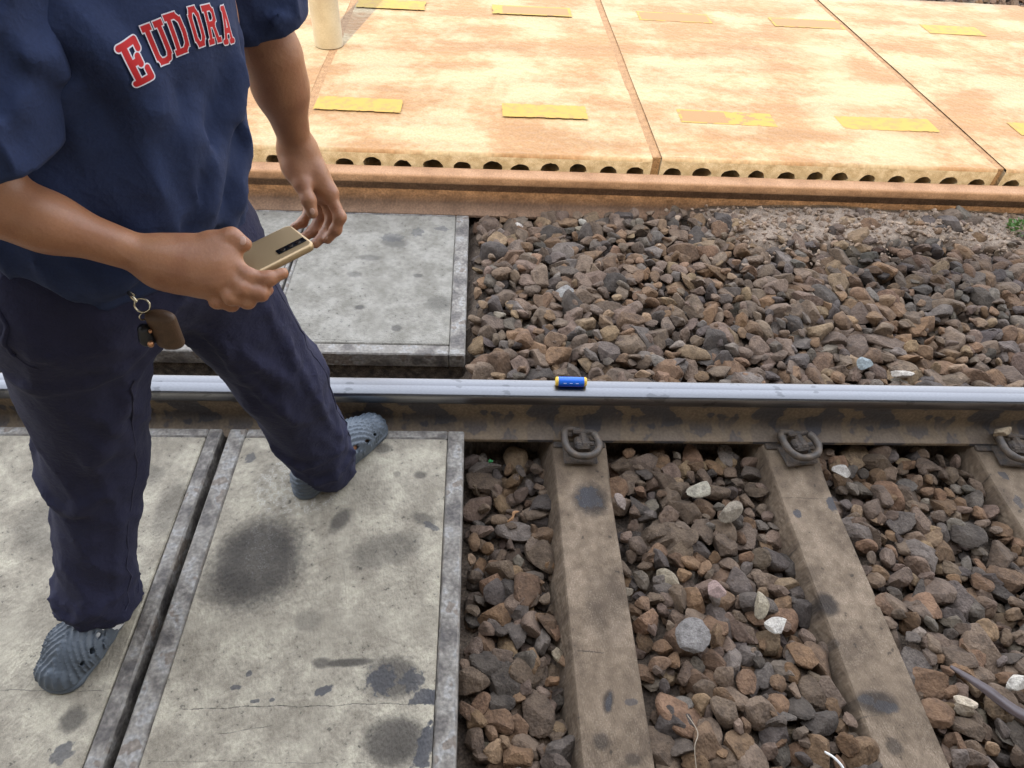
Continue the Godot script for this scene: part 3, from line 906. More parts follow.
func finish_trousers(f: Field):
	# front crease of the far leg, drag lines from the crotch, bunching above the hems
	f.fold([Vector3(-.36, .83, -.90), Vector3(-.34, .62, -.93), Vector3(-.335, .45, -.96), Vector3(-.33, .22, -1.03)], .010, .007, .012)
	f.fold([Vector3(-.46, .74, -.84), Vector3(-.40, .62, -.90), Vector3(-.36, .52, -.93)], .012, .006, .014)
	f.fold([Vector3(-.45, .70, -.88), Vector3(-.42, .54, -.93), Vector3(-.38, .40, -.98)], .012, .006, .014)
	f.fold([Vector3(-.45, .30, -1.0), Vector3(-.40, .22, -1.0), Vector3(-.34, .25, -1.05)], .010, .006, .012)
	f.fold([Vector3(-.44, .20, -1.02), Vector3(-.38, .14, -1.0), Vector3(-.31, .18, -1.06)], .011, .007, .012)
	f.fold([Vector3(-.48, .82, -.79), Vector3(-.56, .77, -.73), Vector3(-.66, .76, -.73)], .010, .004, .015)
	f.fold([Vector3(-.50, .78, -.79), Vector3(-.57, .66, -.73), Vector3(-.66, .54, -.72)], .012, .004, .018)
	f.fold([Vector3(-.78, .47, -.76), Vector3(-.72, .43, -.70), Vector3(-.65, .48, -.72)], .010, .004, .015)
	f.fold([Vector3(-.65, .62, -.72), Vector3(-.655, .40, -.71), Vector3(-.71, .18, -.63)], .008, .004, .010)
	f.fold([Vector3(-.76, .66, -.78), Vector3(-.78, .40, -.76), Vector3(-.85, .2, -.68)], .010, .003, .015)
	f.fold([Vector3(-.86, .21, -.66), Vector3(-.80, .16, -.60), Vector3(-.73, .20, -.62)], .010, .006, .012)
	f.fold([Vector3(-.88, .13, -.66), Vector3(-.83, .11, -.60), Vector3(-.77, .14, -.59)], .012, .008, .014)
	f.fold([Vector3(-.66, .89, -.74), Vector3(-.60, .845, -.70), Vector3(-.53, .83, -.72)], .006, .003, .008)
	var nz := noise(411, 5.0, 2)
	var nf := noise(412, 12.0, 2)
	f.wrinkle = func(p: Vector3) -> float:
		var low := 1.0 - smoothstep(0.12, 0.36, p.y)
		var q := Vector3(p.x * 1.5, p.y * .55 + p.x * 0.5, p.z * 1.5)
		var r1 := 1.0 - absf(nz.get_noise_3dv(q))
		var r2 := 1.0 - absf(nf.get_noise_3dv(Vector3(p.x * .8 + p.y * .5, p.y * (.7 + .6 * low) + p.z * .7, p.z)))
		return 0.0035 - 0.007 * pow(r1, 5.0) - (0.0025 + 0.004 * low) * pow(r2, 6.0)


func body_arms() -> Array:
	var f := Field.new()
	f.bone(J.sr, J.sr.lerp(J.er, .7), .048, .038, .03); f.bone(J.sl, J.sl.lerp(J.el, .6), .048, .04, .03)
	f.bone(J.sr.lerp(J.neck, .1), J.sl.lerp(J.neck, .1), .055, .055, .05)
	f.bone(J.neck - Vector3(0, .06, 0), J.neck, .06, .055, .04)
	f.bone(J.pelvis, J.waist, .09, .095, .05, SIDE, 1.3); f.bone(J.waist, J.chest, .095, .095, .05, SIDE, 1.35); f.bone(J.chest, J.neck - Vector3(0, .08, 0), .09, .07, .05, SIDE, 1.4)
	f.bone(J.hr, J.kr, .08, .055, .05); f.bone(J.kr, J.ar, .052, .036, .04)
	f.bone(J.hl, J.kl, .08, .055, .05); f.bone(J.kl, J.al, .052, .036, .04)
	f.bone(J.ar, J.ar + Vector3(-.05, -.045, .08), .034, .028, .03); f.bone(J.al, J.al + Vector3(.08, -.045, -.09), .034, .028, .03)
	return f.mesh(.0095)

# a foam clog along +x, sole at y = 0, moulded all over with ridges like a fingerprint
func clog_mesh() -> Array:
	var f := Field.new()
	var z := Vector3(0, 0, 1)
	f.bone(Vector3(-.108, .036, 0), Vector3(-.03, .04, -.002), .040, .038, .03)
	f.bone(Vector3(-.108, .06, 0), Vector3(-.085, .066, 0), .031, .03, .03)
	f.bone(Vector3(-.03, .036, -.002), Vector3(.05, .036, .003), .04, .045, .03, z, 1.08)
	f.bone(Vector3(.05, .034, .004), Vector3(.112, .026, .006), .044, .036, .03, z, 1.22)
	f.bone(Vector3(.0, .056, 0), Vector3(.06, .044, .002), .036, .036, .03)
	f.bone(Vector3(-.115, .008, 0), Vector3(.0, .008, -.003), .039, .036, .01); f.bone(Vector3(.0, .008, -.003), Vector3(.11, .008, .006), .036, .046, .01, z, 1.08)
	f.cuts.append([Vector3(0, -1, 0), 0.0])
	f.holes.append([Vector3(-.095, .125, 0), Vector3(-.035, .115, 0), .05, .045])
	f.holes.append([Vector3(-.09, .085, 0), Vector3(-.02, .085, 0), .026, .03])
	for s in [-1, 1]:
		for h in [[.022, .058, .037, .010], [.058, .052, .042, .009], [.088, .045, .038, .007]]:
			f.holes.append([Vector3(h[0] - .004, h[1] + .006, s * h[2] * 1.08), Vector3(h[0] + .008, h[1] - .014, s * (h[2] - .018)), h[3] * .72, h[3] * .6])
	f.wrinkle = func(p: Vector3) -> float:
		if p.y < 0.02: return 0.0045 * exp(-pow((p.y - 0.0165) / 0.0022, 2.0))
		var zz := absf(p.z - .004)
		var a := Vector2(p.x - .045, p.z - .004)
		var rib := a.angle() * 0.075                      # ribs running round the toe
		var vee := zz * 0.9 - p.x * 0.42 + 0.006 * sin(p.x * 40.0)    # V lines over the instep
		var t := smoothstep(.05, .085, p.x) * (1.0 - smoothstep(.046, .056, p.y))
		var heel := 1.0 - smoothstep(-.075, -.055, p.x)
		var ph := vee
		var amp := 0.003
		if t > 0.5: ph = rib
		amp *= absf(t - 0.5) * 2.0 * 0.6 + 0.4
		if heel > 0.5: ph = p.y + p.z * 0.15
		return amp * (1.0 - 2.2 * pow(0.5 + 0.5 * cos(ph * TAU / 0.0118), 3.0)) * 0.75
	return f.mesh(.0034)

const FONT := {
	"E": [[[.06, 0], [.06, 1]], [[.06, 1], [.56, 1]], [[.56, 1], [.56, .78]], [[.06, .52], [.4, .52]], [[.4, .62], [.4, .42]], [[.06, 0], [.56, 0]], [[.56, 0], [.56, .24]], [[-.1, 1], [0, 1]], [[-.1, 0], [0, 0]]],
	"U": [[[0, 1], [0, .2]], [[0, .2], [.1, .03]], [[.1, .03], [.32, 0]], [[.32, 0], [.54, .03]], [[.54, .03], [.64, .2]], [[.64, .2], [.64, 1]], [[-.12, 1], [.13, 1]], [[.51, 1], [.76, 1]]],
	"D": [[[0, 0], [0, 1]], [[0, 1], [.36, 1]], [[.36, 1], [.58, .84]], [[.58, .84], [.62, .5]], [[.62, .5], [.58, .16]], [[.58, .16], [.36, 0]], [[.36, 0], [0, 0]], [[-.12, 1], [0, 1]], [[-.12, 0], [0, 0]]],
	"O": [[[.06, .2], [.06, .8]], [[.06, .8], [.2, 1]], [[.2, 1], [.46, 1]], [[.46, 1], [.6, .8]], [[.6, .8], [.6, .2]], [[.6, .2], [.46, 0]], [[.46, 0], [.2, 0]], [[.2, 0], [.06, .2]]],
	"R": [[[0, 0], [0, 1]], [[0, 1], [.42, 1]], [[.42, 1], [.58, .86]], [[.58, .86], [.58, .66]], [[.58, .66], [.42, .52]], [[.42, .52], [0, .52]], [[.36, .5], [.6, .0]], [[.6, 0], [.74, 0]], [[-.12, 1], [0, 1]], [[-.12, 0], [.14, 0]]],
	"A": [[[.04, 0], [.3, 1]], [[.3, 1], [.4, 1]], [[.4, 1], [.66, 0]], [[.16, .34], [.54, .34]], [[-.08, 0], [.17, 0]], [[.53, 0], [.78, 0]], [[.2, 1], [.4, 1]]]}

func lettering_texture() -> ImageTexture:
	# red slab letters with a white border on a low arch; clear elsewhere
	var w := 1024; var h := 360
	var segs := []
	var word := "EUDORA"
	for i in word.length():
		var ang := (i - 2.5) * 0.062
		var cx := (i - 2.5) * 158.0
		var cy := 62.0 * pow((i - 2.5) / 2.5, 2.0)
		for s in FONT[word[i]]:
			var q := []
			for p in s:
				var v := Vector2((p[0] - .32) * 132.0, (0.5 - p[1]) * 176.0).rotated(ang)
				q.append(v + Vector2(512.0 + cx, 150.0 + cy))
			segs.append(q)
	var dist := PackedFloat32Array(); dist.resize(w * h); dist.fill(99.0)
	for s in segs:
		var a: Vector2 = s[0]; var ba: Vector2 = s[1] - s[0]
		var l2 := maxf(ba.length_squared(), 0.01)
		var u := ba.normalized()
		for y in range(maxi(int(minf(s[0].y, s[1].y)) - 30, 0), mini(int(maxf(s[0].y, s[1].y)) + 30, h)):
			for x in range(maxi(int(minf(s[0].x, s[1].x)) - 30, 0), mini(int(maxf(s[0].x, s[1].x)) + 30, w)):
				var p := Vector2(x, y) - a
				var t := clampf(p.dot(ba) / l2, 0.0, 1.0)
				var dv := p - ba * t
				var d := dv.length()
				if minf(absf(u.x), absf(u.y)) < 0.13: d = maxf(absf(dv.dot(u)), absf(dv.dot(Vector2(-u.y, u.x))))   # square ends
				if d < dist[y * w + x]: dist[y * w + x] = d
	var im := Image.create(w, h, false, Image.FORMAT_RGBA8)
	for y in h:
		for x in w:
			var d := dist[y * w + x]
			var c := Color(.8, .8, .82, 1.0) if d > 15.0 else Color(.70, .085, .09, 1.0)
			if d > 14.0 and d <= 16.0: c = Color(.75, .45, .46, 1.0)
			c.a = 1.0 if d < 21.5 else 0.0
			im.set_pixel(x, y, c)
	return ImageTexture.create_from_image(im)

func lettering_mesh(f: Field, move: Vector3) -> ArrayMesh:
	# the print lies on the chest: a fine grid carried on to the surface of the shirt
	var st := SurfaceTool.new(); st.begin(Mesh.PRIMITIVE_TRIANGLES)
	st.set_smooth_group(0)
	var c := LETTER_C; var wx := LETTER_W; var wy := LETTER_W * 360.0 / 1024.0
	var nx := 56; var ny := 22
	var t := SIDE.normalized()
	var grid := []
	for j in ny + 1:
		for i in nx + 1:
			var u := float(i) / nx; var v := float(j) / ny
			# equal steps along the curve of the chest: bend the ray fan round the body
			var ang := (u - 0.5) * wx / 0.17
			var d := FRONT.normalized() * cos(ang) + t * sin(ang)
			var p := Vector3(J.chest.x, 0, J.chest.z) + Vector3(0, c.y + (0.5 - v) * wy, 0)
			p += LETTER_SHIFT
			var q := p + d.rotated(Vector3.UP, LETTER_TURN) * 0.32
			var dd := d.rotated(Vector3.UP, LETTER_TURN)
			for it in 40:
				var e := f.at(q, f.live)
				if absf(e) < 0.0003: break
				q -= dd * e * 0.8
			grid.append([q + dd * 0.0022, Vector2(u, v)])
	for j in ny:
		for i in nx:
			for k in [[0, 0], [1, 0], [1, 1], [0, 0], [1, 1], [0, 1]]:
				var g = grid[(j + k[1]) * (nx + 1) + i + k[0]]
				st.set_uv(g[1]); st.add_vertex(g[0] + move)
	st.generate_normals()
	return st.commit()

const LETTER_C := Vector3(0, 1.205, 0)
const LETTER_W := 0.21
const LETTER_TURN := 0.055
const LETTER_SHIFT := Vector3.ZERO

func seam(f: Field, pts: Array, r: float, move: Vector3) -> ArrayMesh:
	var path := []
	for p in smooth_path(pts, 10):
		var v: Vector3 = p
		for it in 5:
			var e := 0.004
			var d := f.at(v, f.live)
			var gr := Vector3(f.at(v + Vector3(e, 0, 0), f.live) - d, f.at(v + Vector3(0, e, 0), f.live) - d, f.at(v + Vector3(0, 0, e), f.live) - d).normalized()
			v -= gr * d * 0.9
		path.append(v + move)
	var rad := []
	for k in path.size(): rad.append(r)
	return done(tube(path, rad, 6))

func make_person():
	var at := Vector3(-.6, .054, -.87)
	var man := thing("person", "man in a navy shirt with red lettering and dark trousers, stepping across the rail", "person", at)
	var weave := bump(501, 0.02, 9.0, 512, 5, true)
	var skin := mat(srgb(.385, .185, .094), 0.46, mottled(512, 512, 511, 0.012, [[0.0, Color(.80, .74, .72)], [0.5, Color(.93, .91, .90)], [1.0, Color(1, 1, .98)]], 0.3, 0.09), 3.0, bump(512, 0.10, 2.2, 256, 4, true), 0.14)
	skin.subsurf_scatter_enabled = true; skin.subsurf_scatter_strength = 0.12
	var navy := mat(srgb(.0145, .028, .083), 0.9, mottled(256, 256, 521, 0.02, [[0.0, Color(.86, .86, .86)], [1.0, Color(1, 1, 1)]], 0.3, 0.12), 4.0, weave, 0.2)
	var dark := mat(srgb(.0150, .0160, .047), 0.9, mottled(256, 256, 523, 0.02, [[0.0, Color(.85, .85, .85)], [1.0, Color(1, 1, 1)]], 0.3, 0.15), 5.0, weave, 0.4)
	var foam := mat(srgb(.085, .102, .12), 0.5)
	put("body", join([body_arms(), right_hand(), left_hand(), head()], -at), skin, man)
	put("hair", join([hair()], -at), mat(srgb(.012, .010, .009), 0.6), man)
	# shirt
	var f := shirt_field()
	finish_shirt(f)
	var hemline := Vector3(.25, -1, .3).normalized()
	f.cuts.append([hemline, hemline.dot(Vector3(-.46, .893, -.72))])
	var sh := put("shirt", join([f.mesh(.0078), sleeve(J.sr, J.er, .87, .073, 431, SIDE * .5), sleeve(J.sl, J.el, .80, .069, 437, Vector3.ZERO)], -at), navy, man)
	var ink := StandardMaterial3D.new()
	ink.albedo_texture = lettering_texture(); ink.roughness = 0.8
	ink.transparency = BaseMaterial3D.TRANSPARENCY_ALPHA_SCISSOR
	put("lettering", lettering_mesh(f, -at), ink, sh)
	# trousers
	var g := trouser_field()
	finish_trousers(g)
	var hem := Vector3(-.12, -1, .10).normalized()
	g.cuts.append([hem, hem.dot(Vector3(-.79, .105, -.68))])
	g.cuts.append([Vector3(0, 1, 0), .965])
	put("trousers", join([g.mesh(.0078)], -at), dark, man)
	# stitched seams, a belt loop and the finger nails that show
	var thread := mat(srgb(.026, .026, .055), 0.9)
	var tro: Node3D = man.get_node("trousers")
	for line in [[Vector3(-.70, .86, -.80), Vector3(-.76, .66, -.80), Vector3(-.79, .45, -.80), Vector3(-.865, .14, -.70)], [Vector3(-.52, .72, -.74), Vector3(-.60, .46, -.74), Vector3(-.70, .14, -.64)], [Vector3(-.34, .84, -.97), Vector3(-.31, .62, -1.0), Vector3(-.30, .45, -1.02), Vector3(-.29, .16, -1.09)], [Vector3(-.67, .90, -.76), Vector3(-.645, .86, -.73), Vector3(-.61, .82, -.71)]]:
		put("seam", seam(g, line, .0016, -at), thread, tro)
	put("belt_loop", seam(g, [Vector3(-.615, .915, -.71), Vector3(-.618, .87, -.70), Vector3(-.62, .835, -.70)], .0042, -at), dark, tro)
	var nail_m := plain(srgb(.46, .27, .19), 0.35)
	for e in [[Vector3(-.291, 1.0075, -.7155), Vector3(.1, .75, .55)], [Vector3(-.2935, .838, -1.0615), Vector3(.35, .3, .85)], [Vector3(-.2785, .7705, -1.078), Vector3(.6, -.2, .7)]]:
		var nm := SphereMesh.new(); nm.radius = .0052; nm.height = .0104; nm.radial_segments = 16; nm.rings = 8
		var nl := put("nail", nm, nail_m, man.get_node("body"))
		var up: Vector3 = e[1].normalized(); var sd := up.cross(Vector3.UP).normalized()
		nl.transform = Transform3D(Basis(sd, up, sd.cross(up)).scaled_local(Vector3(.9, .3, 1.15)), e[0] - at)
	# clogs
	var cm := clog_mesh()
	var mirrored := PackedVector3Array(); var mn := PackedVector3Array(); var mi := PackedInt32Array()
	for v in cm[0]: mirrored.append(Vector3(v.x, v.y, -v.z))
	for v in cm[1]: mn.append(Vector3(v.x, v.y, -v.z))
	for t in range(0, cm[2].size(), 3): mi.append(cm[2][t]); mi.append(cm[2][t + 2]); mi.append(cm[2][t + 1])
	var s1 := put("shoe", join([cm]), foam, man)
	s1.position = Vector3(-.7995, .0545, -.630) - at; s1.rotation_degrees.y = -107; s1.scale = Vector3(.82, .9, 1.02)
	var s2 := put("shoe", join([[mirrored, mn, mi]]), foam, man)
	s2.position = Vector3(-.349, .0545, -1.107) - at; s2.rotation_degrees.y = 52; s2.scale = Vector3(1.03, .97, .97)
	# sock
	var sf := Field.new()
	sf.bone(J.ar + Vector3(0, .05, 0), J.ar + Vector3(-.006, -.045, .02), .042, .042, .02)
	sf.bone(J.ar + Vector3(-.006, -.035, .02), Vector3(-.785, .096, -.630), .042, .033, .03)
	put("sock", join([sf.mesh(.006)], -at), mat(srgb(.75, .74, .72), 0.95), man)
	make_phone()
	make_keys()

func make_phone():
	var W := Vector3(.66, .05, .75).normalized()
	var L := Vector3(.747, .094, -.658); L = (L - W * L.dot(W)).normalized()
	var N := L.cross(W).normalized()
	if N.y < 0: N = -N
	var ph := thing("phone", "gold phone held in his hand with its camera strip facing up", "phone", PHONE_C)
	ph.basis = Basis(L, N, W) if L.cross(N).dot(W) > 0 else Basis(-L, N, W)
	var sgn := 1.0 if L.cross(N).dot(W) > 0 else -1.0
	var gold := StandardMaterial3D.new(); gold.albedo_color = srgb(.42, .30, .16); gold.metallic = 0.55; gold.roughness = 0.38
	# rounded slab
	var st := SurfaceTool.new(); st.begin(Mesh.PRIMITIVE_TRIANGLES)
	var rings := []
	for e in [[-.0048, .0025], [-.0046, .0008], [-.0025, 0.0], [.0022, 0.0], [.0040, .0010], [.0048, .0035]]:
		var ring := []
		for q in 4:
			for k in 7:
				var a := PI * 0.5 * (q + k / 6.0)
				var r: float = .009 - e[1] * .5
				var cx: float = (.0705 - .009) * (1 if q == 0 or q == 3 else -1); var cz: float = (.0335 - .009) * (1 if q < 2 else -1)
				ring.append(Vector3(cx + cos(a) * (.009 - e[1]), e[0], cz + sin(a) * (.009 - e[1])))
		rings.append(ring)
	st.set_smooth_group(0)
	for i in rings.size() - 1:
		for k in 28: quad(st, rings[i][k], rings[i + 1][k], rings[i + 1][(k + 1) % 28], rings[i][(k + 1) % 28])
	st.set_smooth_group(1)
	for e in [0, rings.size() - 1]:
		for k in range(1, 27):
			st.add_vertex(rings[e][0])
			st.add_vertex(rings[e][k + 1] if e > 0 else rings[e][k]); st.add_vertex(rings[e][k] if e > 0 else rings[e][k + 1])
	put("case", done(st), gold, ph)
	var black := StandardMaterial3D.new(); black.albedo_color = Color(.04, .04, .045); black.roughness = 0.15
	put("camera_strip", done(bevel_box(Vector3(.042, .0016, .0105), .0006, Vector3(sgn * .045, .0054, .0155))), black, ph)
	var lens := CylinderMesh.new(); lens.top_radius = .0034; lens.bottom_radius = .0038; lens.height = .001; lens.radial_segments = 20
	var lm := StandardMaterial3D.new(); lm.albedo_color = Color(.16, .13, .11); lm.roughness = 0.1; lm.metallic = 0.4
	for k in 3:
		var l := put("lens", lens, lm, ph); l.position = Vector3(sgn * (.032 + k * .0115), .0066, .0155)
	var scr := put("screen", done(bevel_box(Vector3(.134, .0008, .062), .0003, Vector3(0, -.0052, 0))), black, ph)

const PHONE_C := Vector3(-.2880, .9645, -.7365)

func make_keys():
	var k := thing("key_pouch", "brown leather key pouch with a dark fob, hanging from his belt by a steel ring", "key pouch", Vector3(-.441, .868, -.705))
	var silver := StandardMaterial3D.new(); silver.metallic = 1.0; silver.roughness = 0.25; silver.albedo_color = Color(.78, .75, .66)
	var ring := func(c: Vector3, r: float, th: float, ax: Vector3) -> SurfaceTool:
		var u := ax.cross(Vector3(.3, 1, .2)).normalized(); var v := ax.cross(u).normalized()
		var pts := []; var rad := []
		for i in 25:
			pts.append(c + (u * cos(TAU * i / 24) + v * sin(TAU * i / 24)) * r); rad.append(th)
		return tube(pts, rad, 8)
	var view := Vector3(.2, .4, .9).normalized()
	put("ring", done(ring.call(Vector3(-.004, .037, -.004), .0095, .0013, view)), silver, k)
	put("ring", done(ring.call(Vector3(-.006, .022, .001), .005, .0012, Vector3(.8, .1, .6).normalized())), silver, k)
	put("hook", done(tube(smooth_path([Vector3(-.012, .047, -.012), Vector3(-.019, .052, -.012), Vector3(-.012, .05, -.004), Vector3(-.008, .044, -.003)], 4), [.002, .002, .0022, .0024, .0026, .0026, .0026, .0026, .0026, .0026, .0024, .002, .002], 8)), silver, k)
	# folded leather case: two leaves round a spine
	var leather := mat(srgb(.115, .062, .03), 0.55, mottled(128, 128, 601, 0.04, [[0.0, Color(.75, .75, .75)], [1.0, Color(1, 1, 1)]], 0.3, 0.1), 12.0, bump(602, 0.15, 2.0), 0.4)
	var cover := Field.new()
	cover.bone(Vector3(.008, .02, 0), Vector3(.01, -.022, .002), .010, .010, .004, Vector3(1, 0, .2), 1.3)
	cover.bone(Vector3(.022, .016, -.002), Vector3(.022, -.024, 0), .010, .010, .012, Vector3(1, 0, .2), 1.3)
	cover.holes.append([Vector3(.046, .014, -.006), Vector3(.046, -.03, -.004), .006, .006])
	put("leather_case", join([cover.mesh(.0022)]), leather, k)
	var fob := Field.new()
	fob.bone(Vector3(-.008, .004, .008), Vector3(-.009, -.012, .009), .009, .011, .004)
	put("fob", join([fob.mesh(.0025)]), mat(Color(.09, .1, .12), 0.35), k)
	var stud := Field.new()
	stud.bone(Vector3(-.002, -.012, .0175), Vector3(-.002, -.014, .018), .0042, .0042, .004)
	var cop := StandardMaterial3D.new(); cop.metallic = 1.0; cop.roughness = 0.35; cop.albedo_color = Color(.8, .6, .45)
	put("stud", join([stud.mesh(.0014)]), cop, k)
	var snap := Field.new()
	snap.bone(Vector3(.002, .006, .0125), Vector3(.002, .0055, .013), .0026, .0026, .002)
	put("snap", join([snap.mesh(.001)]), cop, k)

# ------------------------------------------------------------------ scene
func _ready():
	rng.seed = 20240611
	var cam := Camera3D.new()
	cam.name = "camera"
	add_child(cam)
	cam.position = Vector3(0, 1.4944, 0)
	cam.rotation_order = EULER_ORDER_YXZ
	cam.rotation_degrees = Vector3(-45.777, -4.738, 4.189)
	cam.fov = 60.104
	cam.near = 0.03
	cam.far = 1500.0
	cam.current = true

	var we := WorldEnvironment.new()
	we.name = "environment"
	var env := Environment.new()
	env.background_mode = Environment.BG_SKY
	var sky := Sky.new()
	var sm := ProceduralSkyMaterial.new()
	sm.sky_top_color = Color(0.78, 0.81, 0.87)
	sm.sky_horizon_color = Color(1.0, 0.97, 0.92)
	sm.sky_curve = 0.12
	sm.ground_bottom_color = Color(0.3, 0.26, 0.2)
	sm.ground_horizon_color = Color(0.6, 0.58, 0.52)
	sm.sky_energy_multiplier = 1.2
	sky.sky_material = sm
	env.sky = sky
	env.tonemap_mode = Environment.TONE_MAPPER_LINEAR
	env.tonemap_exposure = 3.0
	env.sdfgi_enabled = true; env.ssao_enabled = true; env.ssil_enabled = true
	we.environment = env
	add_child(we)

	var sun := DirectionalLight3D.new()
	sun.name = "sun"
	add_child(sun)
	sun.light_energy = 0.6
	sun.light_color = Color(1.0, 0.9, 0.74)
	sun.light_angular_distance = 0.5
	sun.shadow_enabled = true
	var el := deg_to_rad(58.0)
	var dir := Vector3(0.17 * cos(el), -sin(el), -0.985 * cos(el))
	sun.look_at_from_position(-dir * 30.0, Vector3.ZERO)

	make_materials()
	make_setting()
	make_rocks()
	make_ballast(cam)
	make_person()
	make_small_things()

func make_setting():
	# ground to the horizon
	var g := PlaneMesh.new(); g.size = Vector2(900, 900)
	var ground := put("ground", g, M.ground)
	ground.position = Vector3(0, -0.16, 0)
	ground.set_meta("kind", "structure")

	# the low platform of hollow-core planks
	var plat := Node3D.new(); plat.name = "platform"; add_child(plat); plat.set_meta("kind", "structure")
	var plank_mat := StandardMaterial3D.new()
	plank_mat.roughness = 0.92
	plank_mat.albedo_texture = platform_texture()
	plank_mat.normal_enabled = true; plank_mat.normal_texture = slab_bump(); plank_mat.normal_scale = 0.5
	var joints := [-5.0, -3.56, -2.14, -0.705, 0.71, 2.13, 3.55, 4.97, 6.4]
	for k in joints.size() - 1:
		var a: float = joints[k] + 0.018; var b: float = joints[k + 1] - 0.018
		var lip := rng.randf_range(-0.004, 0.003)
		put("plank", plank_top(a, b, lip), plank_mat, plat)
		put("plank_end", plank_front(a, b, lip), M.plat_side, plat)
		var jm := bevel_box(Vector3(0.046, 0.19, PLAT_Z - PLAT_BACK - 0.03), 0.002, Vector3(joints[k + 1], PLAT_Y - 0.004 - 0.095, (PLAT_Z + PLAT_BACK) * 0.5 - 0.005))
		put("joint_mortar", done(jm), M.joint, plat)
	var foot := bevel_box(Vector3(11.4, 0.2, 2.1), 0.004, Vector3(0.7, -0.032, -3.6))
	put("footing", done(foot), M.crumble, plat)
	var rows := [[-2.82, 0.13, [[-0.5, 0.36, 0], [0.288, 0.365, 0], [1.085, 0.42, 1], [1.81, 0.435, 0], [2.58, 0.36, 0]]], [-4.14, 0.15, [[-0.49, 0.38, 0], [0.3, 0.45, 2], [1.12, 0.42, 3], [1.905, 0.42, 3], [2.79, 0.34, 0]]]]
	for row in rows:
		for e in row[2]:
			var q := PlaneMesh.new(); q.size = Vector2(e[1], row[1])
			var mk := put("yellow_mark", q, mark_material(e[2], int(e[0] * 100) + 500), plat)
			mk.position = Vector3(e[0], PLAT_Y + 0.004, row[0]); mk.rotation_degrees.y = rng.randf_range(-2.0, 1.0)

	# rails
	var r := thing("running_rail", "polished steel railway rail with rusty web running across the middle", "rail")
	var pr := rail_profiles(RAIL_Z, 0.162)
	put("rail_head", sweep_x(pr[0], -14, 14), M.steel, r)
	put("rail_web", sweep_x(pr[1], -14, 14), M.web, r)
	var r2 := thing("running_rail", "polished rail of the same track lying nearest the camera", "rail")
	pr = rail_profiles(-0.15, 0.162)
	put("rail_head", sweep_x(pr[0], -14, 14), M.steel, r2)
	put("rail_web", sweep_x(pr[1], -14, 14), M.web, r2)
	var r3 := thing("edge_rail", "rusty orange old rail lying along the platform edge", "rail")
	pr = rail_profiles(EDGE_RAIL_Z, 0.216)
	put("rail_head", sweep_x(pr[0], -14, 14), M.rust_head, r3)
	put("rail_web", sweep_x(pr[1], -14, 14), M.rust, r3)

	# crossing panels
	var warm := [Color(.535, .50, .435), Color(.60, .565, .495), Color(.675, .64, .56)]
	var cool := [Color(.465, .445, .40), Color(.515, .495, .45), Color(.57, .55, .505)]
	var middle_stains := [
		[0, -0.505, -0.80, 0.125, 0.14, 0.92, 0.25], [0, -0.56, -0.75, 0.08, 0.07, 0.5, 0.3], [0, -0.327, -0.918, 0.024, 0.042, 0.65, 0.4], [0, -0.208, -0.834, 0.11, 0.055, 0.38, -0.3], [0, -0.36, -0.66, 0.04, 0.03, 0.28, 0.0],
		[0, -0.163, -0.533, 0.068, 0.052, 0.75, 0.1], [1, -0.185, -0.53, 0.034, 0.032, 0.7, 0.0], [1, -0.12, -0.528, 0.028, 0.024, 0.7, 0.4], [0, -0.26, -0.566, 0.075, 0.010, 0.8, -0.05], [0, -0.315, -0.566, 0.024, 0.014, 0.7, 0.0],
		[0, -0.145, -0.412, 0.075, 0.055, 0.8, 0.0], [1, -0.085, -0.40, 0.018, 0.055, 0.85, 0.25], [1, -0.10, -0.345, 0.04, 0.02, 0.8, 0.2], [1, -0.09, -0.495, 0.038, 0.017, 0.9, -0.1],
		[1, -0.302, -0.51, 0.020, 0.010, 0.9, -0.4], [1, -0.48, -0.518, 0.012, 0.006, 0.8, -0.2], [1, -0.46, -0.545, 0.007, 0.007, 0.8, 0], [1, -0.435, -0.49, 0.009, 0.005, 0.7, 0], [1, -0.40, -0.492, 0.006, 0.005, 0.7, 0],
		[1, -0.592, -1.109, 0.013, 0.018, 0.7, 0.3], [0, -0.248, -1.146, 0.028, 0.022, 0.6, 0.0], [0, -0.139, -1.057, 0.02, 0.014, 0.6, 0.0], [0, -0.20, -1.06, 0.012, 0.012, 0.4, 0], [1, -0.10, -0.90, 0.026, 0.009, 0.6, 0.5], [0, -0.12, -0.92, 0.04, 0.02, 0.5, 0.5],
		[2, -0.58, -0.478, -0.09, -0.482, 0.85], [2, -0.61, -0.385, -0.09, -0.37, 0.35], [2, -0.49, -0.43, -0.39, -0.445, 0.5], [2, -0.30, -0.79, -0.28, -0.70, 0.3],
		[3, -0.45, -1.02, 0.11, 0.09, 0.7, 0.0], [3, -0.5, -0.86, 0.04, 0.1, 0.25, 0.0]]
	crossing_panel("crossing_panel", "worn concrete panel right of the dark gap, with big oil stains", -0.671, -0.025, -1.212, -0.225, 0.054, 0.15, middle_stains, warm, 201, [0.046, 0.045, 0.03, 0.03])
	var left_stains := [[0, -0.75, -0.95, 0.04, 0.1, 0.3, 0.0], [0, -1.0, -0.9, 0.12, 0.1, 0.3, 0.2], [0, -0.78, -0.46, 0.03, 0.03, 0.7, 0.0], [1, -0.775, -0.40, 0.022, 0.02, 0.6, 0.0], [0, -1.05, -0.5, 0.08, 0.12, 0.35, 0.0], [2, -1.3, -0.52, -0.74, -0.515, 0.5], [1, -0.9, -0.78, 0.01, 0.007, 0.6, 0], [0, -0.84, -1.05, 0.05, 0.04, 0.35, 0]]
